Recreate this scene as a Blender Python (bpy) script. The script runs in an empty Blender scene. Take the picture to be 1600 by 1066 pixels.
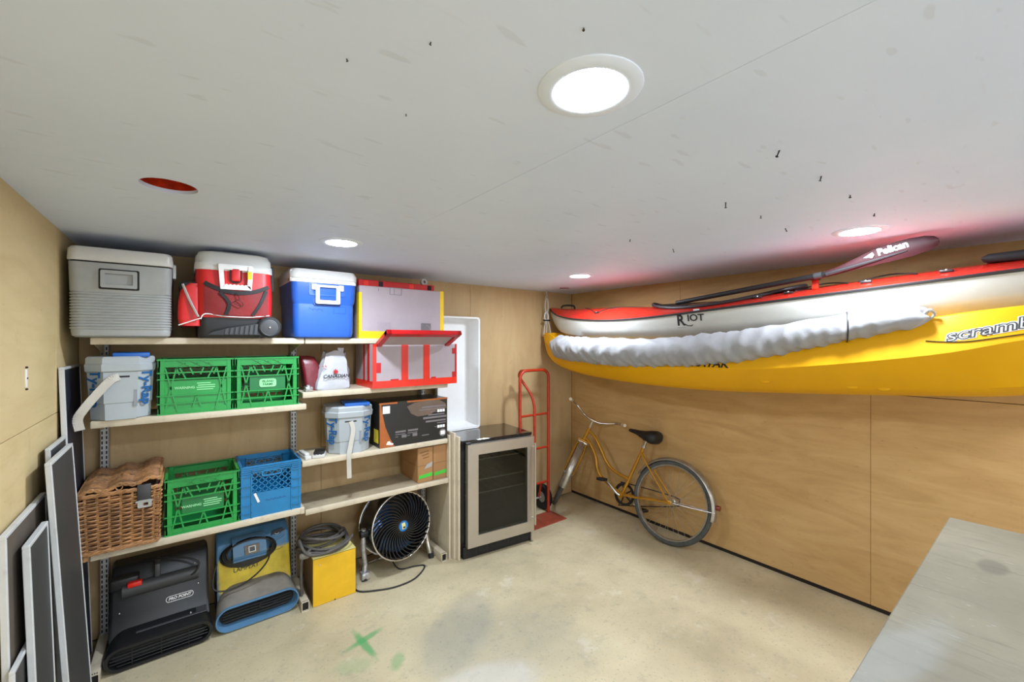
import bpy, bmesh, math, random
from mathutils import Vector, Matrix, Euler
random.seed(7)
PI = math.pi
scene = bpy.context.scene
COL = scene.collection
# ---------------------------------------------------------------- camera
cam_d = bpy.data.cameras.new('camera')
cam = bpy.data.objects.new('camera', cam_d); COL.objects.link(cam)
cam.location = (0, 0, 1.6)
cam.rotation_euler = (math.radians(90), 0, math.radians(-37.8))
cam_d.sensor_width = 36.0
cam_d.lens = 660.0 * 36.0 / 1600.0
cam_d.clip_start = 0.02
scene.camera = cam
# ---------------------------------------------------------------- world, exposure
w = bpy.data.worlds.new('world'); scene.world = w; w.use_nodes = True
bg = w.node_tree.nodes['Background']
bg.inputs[0].default_value = (0.88, 0.95, 1.04, 1); bg.inputs[1].default_value = 1.2
vs = scene.view_settings
vs.view_transform = 'Standard'; vs.look = 'None'; vs.gamma = 1.0; vs.use_curve_mapping = False
vs.exposure = 1.12
LAMP_STRENGTH = 165.0
# room extents
XL, XR, YB, YF, H = -0.437, 3.227, 3.135, -1.75, 2.093
# ---------------------------------------------------------------- node helpers
def lin(c):
    o = []
    for v in c[:3]:
        v = v / 255.0
        o.append(v / 12.92 if v <= 0.04045 else ((v + 0.055) / 1.055) ** 2.4)
    return (*o, 1.0)
class NT:
    def __init__(s, name):
        s.m = bpy.data.materials.new(name); s.m.use_nodes = True
        s.t = s.m.node_tree; s.b = s.t.nodes['Principled BSDF']; s.out = s.t.nodes['Material Output']
    def n(s, typ, ins=None, **kw):
        nd = s.t.nodes.new(typ)
        for k, v in kw.items(): setattr(nd, k, v)
        for k, v in (ins or {}).items(): s.put(nd.inputs[k], v)
        return nd
    def put(s, sock, v):
        if isinstance(v, bpy.types.NodeSocket): s.t.links.new(v, sock)
        elif isinstance(v, bpy.types.Node): s.t.links.new(v.outputs[0], sock)
        else: sock.default_value = v
    def coord(s, scale=(1, 1, 1), rot=(0, 0, 0), loc=(0, 0, 0)):
        tc = s.n('ShaderNodeTexCoord')
        mp = s.n('ShaderNodeMapping', {'Vector': tc.outputs['Object'], 'Scale': scale, 'Rotation': rot, 'Location': loc})
        return mp.outputs[0]
    def noise(s, vec, scale, detail=4, rough=.55, dist=0):
        return s.n('ShaderNodeTexNoise', {'Vector': vec, 'Scale': scale, 'Detail': detail, 'Roughness': rough, 'Distortion': dist}).outputs[0]
    def ramp(s, fac, stops):
        r = s.n('ShaderNodeValToRGB', {'Fac': fac}); e = r.color_ramp.elements
        while len(e) < len(stops): e.new(0.5)
        for el, (p, c) in zip(e, stops):
            el.position = p; el.color = c if len(c) == 4 else (*c, 1)
        return r.outputs[0]
    def step(s, fac, a, b):
        return s.n('ShaderNodeMapRange', {'Value': fac, 'From Min': a, 'From Max': b}, interpolation_type='SMOOTHSTEP').outputs[0]
    def mix(s, fac, a, b, mode='MIX'):
        nd = s.n('ShaderNodeMix', data_type='RGBA', blend_type=mode)
        s.put(nd.inputs[0], fac); s.put(nd.inputs[6], a); s.put(nd.inputs[7], b)
        return nd.outputs[2]
    def math(s, op, a, b=0.0):
        nd = s.n('ShaderNodeMath', operation=op); s.put(nd.inputs[0], a); s.put(nd.inputs[1], b)
        return nd.outputs[0]
    def blob(s, c, r, rag=.35, nscale=6, soft=.5, rotz=0):
        """1 inside an ellipse with ragged edge (object space)"""
        tc = s.n('ShaderNodeTexCoord').outputs['Object']
        sub = s.n('ShaderNodeVectorMath', {0: tc, 1: c}, operation='SUBTRACT').outputs[0]
        rot = s.n('ShaderNodeVectorRotate', {'Vector': sub, 'Angle': rotz}, rotation_type='Z_AXIS').outputs[0]
        dv = s.n('ShaderNodeVectorMath', {0: rot, 1: r}, operation='DIVIDE').outputs[0]
        ln = s.n('ShaderNodeVectorMath', {0: dv}, operation='LENGTH').outputs['Value']
        nz = s.noise(tc, nscale, 5, .6)
        d = s.math('ADD', ln, s.math('MULTIPLY', s.math('SUBTRACT', nz, .5), rag * 2))
        return s.n('ShaderNodeMapRange', {'Value': d, 'From Min': 1.0 + soft / 2, 'From Max': 1.0 - soft / 2}, interpolation_type='SMOOTHSTEP').outputs[0]
    def bump(s, h, strength=.2, dist=.01):
        b = s.n('ShaderNodeBump', {'Height': h, 'Strength': strength, 'Distance': dist})
        s.t.links.new(b.outputs[0], s.b.inputs['Normal'])
def mat(name, rgb, rough=.5, metal=0.0, var=.06, vscale=7, bump=0, bscale=80, spec=.5, coat=0, rvar=0, dirt=None, sheen=0):
    N = NT(name); b = N.b
    base = lin(rgb); col = base
    v = N.coord()
    if var:
        nz = N.noise(v, vscale, 5, .6)
        lo = tuple(c * (1 - var * 2) for c in base[:3]) + (1,); hi = tuple(min(1, c * (1 + var * 1.6)) for c in base[:3]) + (1,)
        col = N.ramp(nz, [(.3, lo), (.7, hi)])
    if dirt:
        dm = N.step(N.noise(v, dirt[2] if len(dirt) > 2 else 5, 6, .7), .52, .72)
        dm = N.math('MULTIPLY', dm, dirt[1]); col = N.mix(dm, col, lin(dirt[0]))
    N.put(b.inputs['Base Color'], col)
    b.inputs['Roughness'].default_value = rough; b.inputs['Metallic'].default_value = metal
    b.inputs['Specular IOR Level'].default_value = spec; b.inputs['Coat Weight'].default_value = coat
    if sheen: b.inputs['Sheen Weight'].default_value = sheen
    if rvar:
        N.put(b.inputs['Roughness'], N.ramp(N.noise(v, 18, 4), [(.3, (rough - rvar,) * 3), (.7, (rough + rvar,) * 3)]))
    if bump: N.bump(N.noise(v, bscale, 4), bump, .004)
    return N.m
def ply_mat(name, scale, cols, spots=True, con=1.0):
    """plywood: 'scale' stretches the grain (small number along the grain)"""
    N = NT(name); v = N.coord(scale)
    warp = N.noise(N.coord((1.3, 1.3, 1.3)), 1.4, 3)
    g1 = N.noise(v, 1.6, 5, .5, 1.6); g2 = N.noise(v, 14.0, 5, .6, .6)
    g = N.math('ADD', N.math('MULTIPLY', g1, .8), N.math('MULTIPLY', g2, .2))
    c = N.ramp(g, [(.22, lin(cols[0])), (.5, lin(cols[1])), (.78, lin(cols[2]))])
    c = N.mix(N.math('MULTIPLY', N.step(warp, .5, .75), .30), c, lin(cols[3]))
    if spots:
        k = N.noise(v, 26, 3, .5, .2); c = N.mix(N.math('MULTIPLY', N.step(k, .68, .78), .5), c, lin(cols[4]))
        sm = N.noise(N.coord((3, 3, 3)), 3.2, 6, .75); c = N.mix(N.math('MULTIPLY', N.step(sm, .60, .72), .22), c, lin(cols[4]))
    N.put(N.b.inputs['Base Color'], c); N.b.inputs['Roughness'].default_value = .62
    N.b.inputs['Specular IOR Level'].default_value = .3
    N.bump(g2, .12, .004)
    return N.m
# ---------------------------------------------------------------- mesh helpers
def rr(w, d, r, n=5, cx=0, cy=0):
    """rounded rectangle, counter-clockwise, w by d"""
    r = min(r, w / 2 - 1e-4, d / 2 - 1e-4); pts = []
    for (sx, sy, a0) in ((1, 1, 0), (-1, 1, 90), (-1, -1, 180), (1, -1, 270)):
        for i in range(n + 1):
            a = math.radians(a0 + 90 * i / n)
            pts.append((cx + sx * (w / 2 - r) + r * math.cos(a), cy + sy * (d / 2 - r) + r * math.sin(a)))
    return pts
class MB:
    def __init__(s): s.v = []; s.f = []
    def add(s, vs, fs, M=None):
        k = len(s.v)
        s.v += [tuple(M @ Vector(p)) if M is not None else tuple(p) for p in vs]
        s.f += [tuple(i + k for i in f) for f in fs]
        return s
    def box(s, x0, x1, y0, y1, z0, z1, M=None):
        vs = [(x, y, z) for z in (z0, z1) for y in (y0, y1) for x in (x0, x1)]
        return s.add(vs, [(0, 2, 3, 1), (4, 5, 7, 6), (0, 1, 5, 4), (2, 6, 7, 3), (0, 4, 6, 2), (1, 3, 7, 5)], M)
    def rbox(s, x0, x1, y0, y1, z0, z1, r=.01, seg=2, M=None):
        bm = bmesh.new(); bmesh.ops.create_cube(bm, size=1)
        for v in bm.verts:
            v.co = Vector(((x0 + x1) / 2 + v.co.x * (x1 - x0), (y0 + y1) / 2 + v.co.y * (y1 - y0), (z0 + z1) / 2 + v.co.z * (z1 - z0)))
        r = min(r, .49 * min(x1 - x0, y1 - y0, z1 - z0))
        bmesh.ops.bevel(bm, geom=bm.edges[:], offset=r, segments=seg, profile=.5, affect='EDGES')
        bm.verts.index_update()
        s.add([v.co[:] for v in bm.verts], [tuple(v.index for v in f.verts) for f in bm.faces], M); bm.free(); return s
    def loft(s, rings, cap0=True, cap1=True, closed=True, M=None):
        n = len(rings[0]); vs = [p for r in rings for p in r]; fs = []
        for i in range(len(rings) - 1):
            for j in range(n if closed else n - 1):
                a = i * n + j; b = i * n + (j + 1) % n
                fs.append((a, b, b + n, a + n))
        if cap0: fs.append(tuple(range(n - 1, -1, -1)))
        if cap1: fs.append(tuple(range((len(rings) - 1) * n, len(rings) * n)))
        return s.add(vs, fs, M)
    def stack(s, prof, n=5, M=None, cap0=True, cap1=True):
        """prof: (w, d, r, z[, cx, cy]) rounded-rectangle rings going up"""
        return s.loft([[(x, y, p[3]) for x, y in rr(p[0], p[1], p[2], n, *(p[4:6] if len(p) > 4 else (0, 0)))] for p in prof], cap0, cap1, M=M)
    def tube(s, pts, r, n=8, closed=False, M=None, cap=True):
        pts = [Vector(p) for p in pts]; k = len(pts)
        rs = r if isinstance(r, (list, tuple)) else [r] * k
        def tan(i):
            if closed: return (pts[(i + 1) % k] - pts[i - 1]).normalized()
            return (pts[min(i + 1, k - 1)] - pts[max(i - 1, 0)]).normalized()
        t = tan(0); u = t.orthogonal().normalized(); rings = []
        for i in range(k):
            t2 = tan(i); q = t.rotation_difference(t2); u = (q @ u); u = (u - t2 * u.dot(t2)).normalized(); t = t2; v = t.cross(u)
            rings.append([tuple(pts[i] + (u * math.cos(2 * PI * j / n) + v * math.sin(2 * PI * j / n)) * rs[i]) for j in range(n)])
        if closed:
            # align the seam
            best = min(range(n), key=lambda o: (Vector(rings[0][0]) - Vector(rings[-1][o])).length)
            rings.append(rings[0] if best == 0 else [rings[0][(j - best) % n] for j in range(n)])
            return s.loft(rings, False, False, M=M)
        return s.loft(rings, cap, cap, M=M)
    def cyl(s, p0, p1, r0, r1=None, n=16, M=None, cap=True):
        return s.tube([p0, p1], [r0, r0 if r1 is None else r1], n, M=M, cap=cap)
    def lathe(s, prof, n=24, M=None, closed_prof=False):
        """prof (r, z) around local z"""
        rings = [[(r * math.cos(2 * PI * j / n), r * math.sin(2 * PI * j / n), z) for j in range(n)] for r, z in prof]
        if closed_prof: rings.append(rings[0])
        return s.loft(rings, False, False, M=M)
    def disc(s, r, z=0, n=24, M=None, flip=False):
        ring = [(r * math.cos(2 * PI * j / n), r * math.sin(2 * PI * j / n), z) for j in range(n)]
        return s.add(ring, [tuple(range(n))[::-1 if flip else 1]], M)
    def prism(s, poly, d0, d1, axis='y', M=None):
        """polygon of 2D points extruded along axis: y -> points are (x,z); x -> (y,z); z -> (x,y)"""
        def p3(p, d): return {'y': (p[0], d, p[1]), 'x': (d, p[0], p[1]), 'z': (p[0], p[1], d)}[axis]
        n = len(poly); vs = [p3(p, d0) for p in poly] + [p3(p, d1) for p in poly]
        fs = [(i, (i + 1) % n, (i + 1) % n + n, i + n) for i in range(n)] + [tuple(range(n - 1, -1, -1)), tuple(range(n, 2 * n))]
        return s.add(vs, fs, M)
    def ring(s, outer, inner, d0, d1, axis='y', M=None):
        """frame between two equal-length 2D loops, extruded"""
        def p3(p, d): return {'y': (p[0], d, p[1]), 'x': (d, p[0], p[1]), 'z': (p[0], p[1], d)}[axis]
        n = len(outer); L = [[p3(p, d0) for p in outer], [p3(p, d1) for p in outer], [p3(p, d1) for p in inner], [p3(p, d0) for p in inner]]
        L.append(L[0]); return s.loft(L, False, False, M=M)
    def sphere(s, c, r, n=12, M=None):
        if not isinstance(r, (list, tuple)): r = (r, r, r)
        rings = []
        for i in range(1, n):
            a = PI * i / n
            rings.append([(c[0] + r[0] * math.sin(a) * math.cos(2 * PI * j / (2 * n)), c[1] + r[1] * math.sin(a) * math.sin(2 * PI * j / (2 * n)), c[2] - r[2] * math.cos(a)) for j in range(2 * n)])
        return s.loft(rings, True, True, M=M)
    def bar(s, p, q, wdt, dep, nrm=(0, -1, 0), M=None):
        """flat bar from p to q: wdt across, dep along nrm (centred)"""
        p, q = Vector(p), Vector(q); nn = Vector(nrm).normalized(); t = (q - p).normalized(); u = t.cross(nn).normalized() * wdt / 2; nn = nn * dep / 2
        vs = [p - u - nn, p + u - nn, p + u + nn, p - u + nn, q - u - nn, q + u - nn, q + u + nn, q - u + nn]
        return s.add([tuple(a) for a in vs], [(0, 1, 2, 3), (7, 6, 5, 4), (0, 4, 5, 1), (1, 5, 6, 2), (2, 6, 7, 3), (3, 7, 4, 0)], M)
    def mesh(s, name, m, ang=35):
        me = bpy.data.meshes.new(name); me.from_pydata(s.v, [], s.f)
        bm = bmesh.new(); bm.from_mesh(me); bmesh.ops.recalc_face_normals(bm, faces=bm.faces); bm.to_mesh(me); bm.free()
        if m is not None: me.materials.append(m)
        if ang:
            me.shade_smooth(); me.set_sharp_from_angle(angle=math.radians(ang))
        return me
    def build(s, name, m, parent=None, ang=35):
        return link(name, s.mesh(name, m, ang), parent)
def link(name, me, parent=None, M=None):
    o = bpy.data.objects.new(name, me); COL.objects.link(o)
    if parent is not None: o.parent = parent
    if M is not None: o.matrix_local = M
    return o
def tag(o, label, cat, group=None):
    o['label'] = label; o['category'] = cat
    if group: o['group'] = group
    return o
def thing(name, label, cat, loc=(0, 0, 0), rz=0, group=None):
    o = bpy.data.objects.new(name, None); COL.objects.link(o); o.empty_display_size = .05
    o.location = loc; o.rotation_euler = (0, 0, rz)
    return tag(o, label, cat, group)
def struct(name, mb, m, parent=None, ang=35):
    o = mb.build(name, m, parent, ang)
    if parent is None: o['kind'] = 'structure'
    return o
def copy_tree(o, parent=None):
    c = o.copy(); COL.objects.link(c); c.parent = parent
    for ch in list(o.children): copy_tree(ch, c)
    return c
def text_mb(body, size, extrude=.0006, bold=0.0, align='CENTER', shear=0.0, sx=1.0, spacing=1.0):
    cu = bpy.data.curves.new('lettering', 'FONT'); cu.body = body; cu.size = size; cu.extrude = extrude; cu.offset = bold
    cu.align_x = align; cu.align_y = 'CENTER'; cu.shear = shear; cu.space_character = spacing; cu.resolution_u = 3
    ob = bpy.data.objects.new('lettering', cu); me = bpy.data.meshes.new_from_object(ob)
    mb = MB(); mb.add([(v.co.x * sx, v.co.y, v.co.z) for v in me.vertices], [tuple(p.vertices) for p in me.polygons])
    bpy.data.objects.remove(ob); bpy.data.curves.remove(cu); bpy.data.meshes.remove(me)
    return mb
FRONT = Matrix.Rotation(PI / 2, 4, 'X')          # text plane -> facing -Y
def T(x, y, z): return Matrix.Translation((x, y, z))
def letter(body, size, M, m, parent, name='lettering', fn=None, **k):
    mb = text_mb(body, size, **k)
    mb.v = [tuple(M @ Vector(p)) for p in mb.v]
    if fn: mb.v = [fn(p) for p in mb.v]
    return mb.build(name, m, parent, 0)
def smooth(pts, n=6, closed=False):
    """Catmull-Rom through points"""
    P = [Vector(p) for p in pts]; k = len(P); out = []
    for i in range(k if closed else k - 1):
        g = (lambda j: P[j % k]) if closed else (lambda j: P[max(0, min(k - 1, j))])
        a, b, c, d = g(i - 1), g(i), g(i + 1), g(i + 2)
        for j in range(n):
            t = j / n
            out.append(tuple(.5 * ((2 * b) + (c - a) * t + (2 * a - 5 * b + 4 * c - d) * t * t + (3 * b - a - 3 * c + d) * t ** 3)))
    if not closed: out.append(tuple(P[-1]))
    return out
def interp(tab, x):
    """tab rows (x, a, b, ...) sorted by x descending or ascending"""
    t = sorted(tab)
    if x <= t[0][0]: return t[0][1:]
    for a, b in zip(t, t[1:]):
        if x <= b[0]:
            f = (x - a[0]) / (b[0] - a[0]); f2 = f
            return tuple(p + (q - p) * f2 for p, q in zip(a[1:], b[1:]))
    return t[-1][1:]
# ================================================================ MATERIALS
M_plyR = ply_mat('plywood_right', (5, 1.0, 5), [(172, 136, 86), (190, 154, 102), (202, 168, 116), (210, 178, 128), (130, 90, 52)])
M_plyB = ply_mat('plywood_back', (5, 5, 1.0), [(178, 149, 106), (187, 159, 116), (195, 168, 126), (198, 172, 132), (140, 108, 70)])
M_plyL = ply_mat('plywood_left', (5, 1.0, 5), [(198, 174, 126), (208, 186, 138), (216, 194, 148), (220, 198, 154), (160, 130, 90)])
M_dark = mat('dark_gap', (38, 30, 24), .9, var=.2)
def ceiling_mat():
    N = NT('ceiling_paint'); v = N.coord((3.2, .9, 1)); v2 = N.coord()
    n1 = N.noise(v2, 1.6, 5, .6); c = N.ramp(n1, [(.3, lin((212, 224, 245))), (.7, lin((219, 230, 250)))])
    sp = N.noise(N.coord((1.0, 3.4, 1)), 9, 2, .4); c = N.mix(N.math('MULTIPLY', N.step(sp, .675, .72), .17), c, lin((168, 168, 172)))
    st = N.noise(N.coord((.5, 7, 1)), 6, 5, .7); c = N.mix(N.math('MULTIPLY', N.step(st, .60, .75), .08), c, lin((185, 184, 184)))
    N.put(N.b.inputs['Base Color'], c); N.b.inputs['Roughness'].default_value = .55; N.b.inputs['Specular IOR Level'].default_value = .35
    N.bump(N.noise(N.coord((1, 6, 1)), 24, 5), .10, .004)
    return N.m
M_ceil = ceiling_mat()
def floor_mat():
    N = NT('concrete_floor'); v = N.coord()
    n1 = N.noise(v, 1.3, 7, .62); c = N.ramp(n1, [(.28, lin((168, 156, 126))), (.5, lin((194, 181, 148))), (.72, lin((210, 198, 164)))])
    n2 = N.noise(v, 9, 8, .7); c = N.mix(N.math('MULTIPLY', N.step(n2, .52, .70), .42), c, lin((150, 143, 126)))
    n3 = N.noise(v, 70, 3, .6); c = N.mix(N.math('MULTIPLY', N.step(n3, .58, .70), .5), c, lin((132, 126, 112)))
    c = N.mix(N.math('MULTIPLY', N.step(N.noise(v, 4.3, 5, .7), .58, .68), .5), c, lin((214, 206, 186)))
    # grey overspray left from painting something square
    g = N.blob((1.36, 1.80, 0), (.44, .28, 1), .55, 4, 1.1, .55); c = N.mix(N.math('MULTIPLY', g, .30), c, lin((126, 130, 122)))
    g = N.blob((1.20, 2.02, 0), (.16, .34, 1), .30, 8, .6, .9); c = N.mix(N.math('MULTIPLY', g, .30), c, lin((118, 128, 130)))
    g = N.blob((1.05, 1.62, 0), (.30, .14, 1), .25, 6, .5, .2); c = N.mix(N.math('MULTIPLY', g, .40), c, lin((205, 206, 206)))
    # green spray paint cross
    for (cx, cy, l, wd, a, s) in ((.750, 2.238, .125, .020, -1.68, .75), (.765, 2.275, .105, .020, -.27, .7), (.842, 2.02, .06, .03, -.9, .42), (.66, 2.12, .09, .05, .4, .22)):
        g = N.blob((cx, cy, 0), (l, wd, 1), .35, 22, .9, a); c = N.mix(N.math('MULTIPLY', g, s), c, lin((70, 158, 92)))
    g = N.blob((1.80, .98, 0), (.05, .02, 1), .5, 20, .7, .3); c = N.mix(N.math('MULTIPLY', g, .5), c, lin((96, 96, 84)))
    N.put(N.b.inputs['Base Color'], c)
    N.put(N.b.inputs['Roughness'], N.ramp(n2, [(.3, (.42,) * 3), (.7, (.62,) * 3)]))
    N.bump(N.math('ADD', n2, N.math('MULTIPLY', n3, .5)), .12, .004)
    return N.m
M_floor = floor_mat()
def top_mat():
    N = NT('grey_painted_plywood'); v = N.coord((9, 1.0, 1))
    n1 = N.noise(N.coord(), 2.2, 6, .65); c = N.ramp(n1, [(.3, lin((112, 106, 90))), (.7, lin((134, 128, 110)))])
    g = N.noise(v, 5, 6, .65, .5); c = N.mix(N.math('MULTIPLY', N.step(g, .52, .72), .5), c, lin((100, 94, 80)))
    g2 = N.noise(N.coord((14, 3.5, 1)), 5, 5, .7, .4); c = N.mix(N.math('MULTIPLY', N.step(g2, .64, .74), .6), c, lin((170, 172, 170)))
    c = N.mix(N.math('MULTIPLY', N.blob((1.25, .22, .9), (.22, .05, 1), .5, 9, .9, .2), .2), c, lin((168, 174, 178)))
    c = N.mix(N.math('MULTIPLY', N.blob((1.72, -.08, .9), (.035, .025, 1), .6, 22, .4, .2), .7), c, lin((200, 202, 200)))
    c = N.mix(N.math('MULTIPLY', N.blob((1.98, .12, .9), (.06, .03, 1), .5, 12, .6), .5), c, lin((84, 80, 72)))
    N.put(N.b.inputs['Base Color'], c); N.b.inputs['Roughness'].default_value = .7; N.b.inputs['Specular IOR Level'].default_value = .25
    N.bump(g, .12, .004); return N.m
M_top = top_mat()
M_cream = mat('cream_enamel', (208, 196, 172), .45, var=.05, dirt=((150, 134, 108), .5, 6), bump=.05)
M_slotdark = mat('slot_black', (30, 29, 28), .8, var=0)
M_steelgrey = mat('grey_enamel_steel', (176, 176, 172), .45, metal=.35, var=.06, dirt=((120, 116, 110), .4, 12))
M_greyplastic = mat('cooler_grey_plastic', (158, 161, 160), .42, var=.04, bump=.03)
M_whiteplastic = mat('white_plastic', (206, 206, 202), .38, var=.03, dirt=((190, 184, 168), .3, 6))
M_white = mat('clean_white_plastic', (236, 237, 236), .35, var=.015)
M_redfab = mat('red_cooler_fabric', (206, 22, 24), .45, var=.08, bump=.15, bscale=30, spec=.6)
M_redmesh = mat('red_mesh_fabric', (128, 26, 28), .65, var=.15, bump=.4, bscale=300)
M_blackplas = mat('black_plastic', (30, 31, 33), .42, var=.08, bump=.06, bscale=150)
M_blackrub = mat('black_rubber', (24, 24, 25), .65, var=.1)
M_darkgrey = mat('dark_grey_plastic', (62, 63, 65), .45, var=.06)
M_blue = mat('blue_cooler_plastic', (34, 90, 182), .38, var=.04, bump=.02)
M_bluedk = mat('blue_recess_plastic', (24, 68, 146), .45, var=.03)
M_lav = mat('lavender_foam_board', (172, 160, 166), .6, var=.03, bump=.04)
M_yeltape = mat('yellow_tape', (240, 200, 24), .3, var=.04)
M_redtape = mat('red_tape', (226, 44, 26), .28, var=.06, bump=.06, bscale=40)
M_redtape2 = mat('dark_red_tape', (188, 22, 26), .3, var=.1)
M_print = mat('grey_print', (118, 112, 114), .6, var=.05)
M_print2 = mat('faint_print', (176, 166, 176), .6, var=.05)
M_bucket = mat('light_grey_bucket_plastic', (168, 176, 180), .42, var=.03)
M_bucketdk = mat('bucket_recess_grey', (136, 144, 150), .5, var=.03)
M_bluelid = mat('blue_tray_plastic', (20, 92, 178), .35, var=.03)
M_bluetext = mat('blue_lettering', (28, 92, 150), .5, var=.02)
M_strap = mat('beige_webbing', (198, 194, 184), .8, var=.06, bump=.3, bscale=260)
M_green = mat('green_crate_plastic', (26, 150, 64), .35, var=.07, vscale=5)
M_greendk = mat('green_crate_dark_plastic', (20, 118, 58), .38, var=.07)
M_greentext = mat('pale_green_print', (150, 224, 160), .5, var=.02)
M_bluecr = mat('blue_crate_plastic', (24, 122, 176), .36, var=.05)
M_wicker = mat('wicker_cane', (160, 114, 70), .55, var=.32, vscale=16, bump=.25, bscale=140)
M_wickerL = mat('wicker_rim', (180, 132, 86), .5, var=.22, vscale=24, bump=.2)
M_wickerD = mat('weave_shade_brown', (74, 42, 24), .8, var=.2)  # shade behind the cane put in as a dark brown
M_cardb = mat('cardboard', (164, 122, 78), .75, var=.05, vscale=3, bump=.05, bscale=30)
M_tapebrown = mat('packing_tape', (196, 158, 110), .25, var=.03)
M_marker = mat('marker_ink', (60, 46, 40), .7, var=0)
M_greenpaint = mat('green_marker_paint', (70, 196, 60), .6, var=.1)
M_boxblack = mat('box_print_black', (34, 35, 33), .32, var=.1, vscale=3)
M_boxorange = mat('box_print_orange', (172, 94, 38), .4, var=.12, vscale=6)
M_boxbrown = mat('box_print_brown', (104, 88, 76), .35, var=.15, vscale=3)
M_boxyel = mat('box_print_yellow', (206, 190, 60), .4, var=.3, vscale=9)
M_blowblack = mat('blower_black_plastic', (24, 25, 27), .38, var=.05, bump=.1, bscale=220)
M_red = mat('red_switch', (236, 40, 24), .35, var=.03)
M_screw = mat('bright_screw', (220, 220, 220), .25, metal=.8, var=0)
M_dust = mat('dusty_grey_plastic', (128, 122, 112), .75, var=.1, vscale=12, dirt=((84, 80, 76), .7, 9), bump=.15, bscale=90)
M_blowblue = mat('blower_blue_plastic', (84, 128, 164), .45, var=.08, dirt=((70, 76, 84), .5, 7))
def patch_mat():
    N = NT('blue_plastic_sprayed_yellow'); v = N.coord()
    c = N.ramp(N.noise(v, 6, 4), [(.3, lin((66, 112, 150))), (.7, lin((88, 138, 176)))])
    tc = N.n('ShaderNodeTexCoord').outputs['Object']
    sep = N.n('ShaderNodeSeparateXYZ', {0: tc})
    nz = N.math('MULTIPLY', N.math('SUBTRACT', N.noise(v, 14, 5, .7), .5), .05)
    z = N.math('ADD', sep.outputs[2], N.math('MULTIPLY', sep.outputs[0], .02)); z = N.math('ADD', z, nz)
    m = N.math('MULTIPLY', N.step(z, .135, .165), N.step(z, .345, .320))
    xx = N.math('ADD', sep.outputs[0], nz); m = N.math('MULTIPLY', m, N.step(xx, -.19, -.165)); 
    dk = N.step(z, .165, .13); c = N.mix(N.math('MULTIPLY', dk, .75), c, lin((70, 72, 74)))
    y = N.ramp(N.noise(v, 9, 5, .6), [(.35, lin((196, 168, 36))), (.65, lin((230, 204, 50)))])
    c = N.mix(m, c, y); N.put(N.b.inputs['Base Color'], c); N.b.inputs['Roughness'].default_value = .5
    N.bump(N.noise(v, 60, 4), .08, .004); return N.m
M_patch = patch_mat()
M_yelmetal = mat('yellow_enamel', (232, 184, 30), .38, var=.05, dirt=((178, 140, 40), .35, 5), bump=.03)
M_brownsteel = mat('brown_side_panel', (140, 112, 78), .6, var=.08)
M_cable = mat('grey_cable', (86, 82, 78), .6, var=.12, vscale=20)
M_cord = mat('black_cord', (28, 28, 28), .5, var=.05)
M_chrome = mat('chrome', (214, 214, 214), .12, metal=1.0, var=.02)
M_chromedull = mat('dull_chrome', (190, 188, 182), .3, metal=.9, var=.1, vscale=30)
M_fanblack = mat('gloss_black_fan', (20, 21, 24), .2, var=.05, coat=.3)
M_bluehub = mat('blue_hub', (30, 120, 190), .4, var=.02)
M_paleyel = mat('pale_yellow_label', (226, 216, 140), .5, var=.05)
M_plasticwrap = mat('silver_plastic_wrap', (190, 190, 190), .18, metal=.6, var=.2, vscale=40, bump=.9, bscale=60)
M_stainless = mat('brushed_stainless', (196, 190, 180), .34, metal=.85, var=.03)
M_blackglass = mat('black_glass_top', (14, 15, 16), .06, var=0, coat=.5)
M_fridgebody = mat('fridge_black_body', (22, 22, 24), .4, var=.04)
def tint_glass():
    N = NT('tinted_door_glass'); b = N.b
    b.inputs['Base Color'].default_value = (.30, .34, .31, 1); b.inputs['Roughness'].default_value = .02
    b.inputs['Transmission Weight'].default_value = 1; b.inputs['IOR'].default_value = 1.45
    return N.m
M_glass = tint_glass()
M_cartred = mat('red_cart_enamel', (172, 46, 20), .38, var=.1, vscale=14, dirt=((120, 40, 24), .4, 14))
M_plate = mat('worn_red_plate', (150, 66, 44), .55, var=.15, vscale=12, dirt=((120, 90, 76), .6, 9))
M_gold = mat('gold_bike_enamel', (184, 130, 30), .28, metal=.35, var=.06, vscale=14, coat=.4)
M_tyre = mat('grey_black_tyre', (72, 74, 72), .75, var=.12, vscale=30)
M_fender = mat('dull_grey_fender', (166, 160, 148), .32, metal=.7, var=.15, vscale=16)
M_saddle = mat('black_saddle_vinyl', (22, 22, 24), .55, var=.1, bump=.1)
M_grip = mat('yellowed_white_grip', (214, 204, 178), .55, var=.06)
M_reflect = mat('red_reflector', (120, 40, 30), .2, var=.1)
M_yelkayak = mat('yellow_kayak_plastic', (222, 162, 0), .5, spec=.3, var=.03, vscale=3, bump=.03, bscale=30)
M_redkayak = mat('red_kayak_deck', (198, 40, 24), .2, var=.04, coat=.5)
M_whitehull = mat('white_kayak_hull', (196, 194, 186), .22, var=.03, coat=.3)
M_trimblk = mat('black_kayak_trim', (40, 38, 40), .45, var=.05)
M_quilt = mat('silver_grey_quilt', (150, 150, 152), .6, var=.05, bump=.5, bscale=34, sheen=.2)
M_blade = mat('maroon_paddle_blade', (58, 22, 26), .55, spec=.25, var=.1)
M_rope = mat('white_grey_rope', (186, 182, 172), .8, var=.1, bump=.4, bscale=200)
M_frame = mat('white_aluminium_frame', (206, 208, 208), .4, var=.04, dirt=((150, 146, 140), .3, 9))
M_slate = mat('slate_grey_panel', (58, 58, 58), .55, var=.12, vscale=3)
M_brownpan = mat('brown_grey_panel', (92, 82, 72), .6, var=.12, vscale=3)
M_navy = mat('dark_navy_panel', (40, 42, 54), .5, var=.1, vscale=3)
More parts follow.
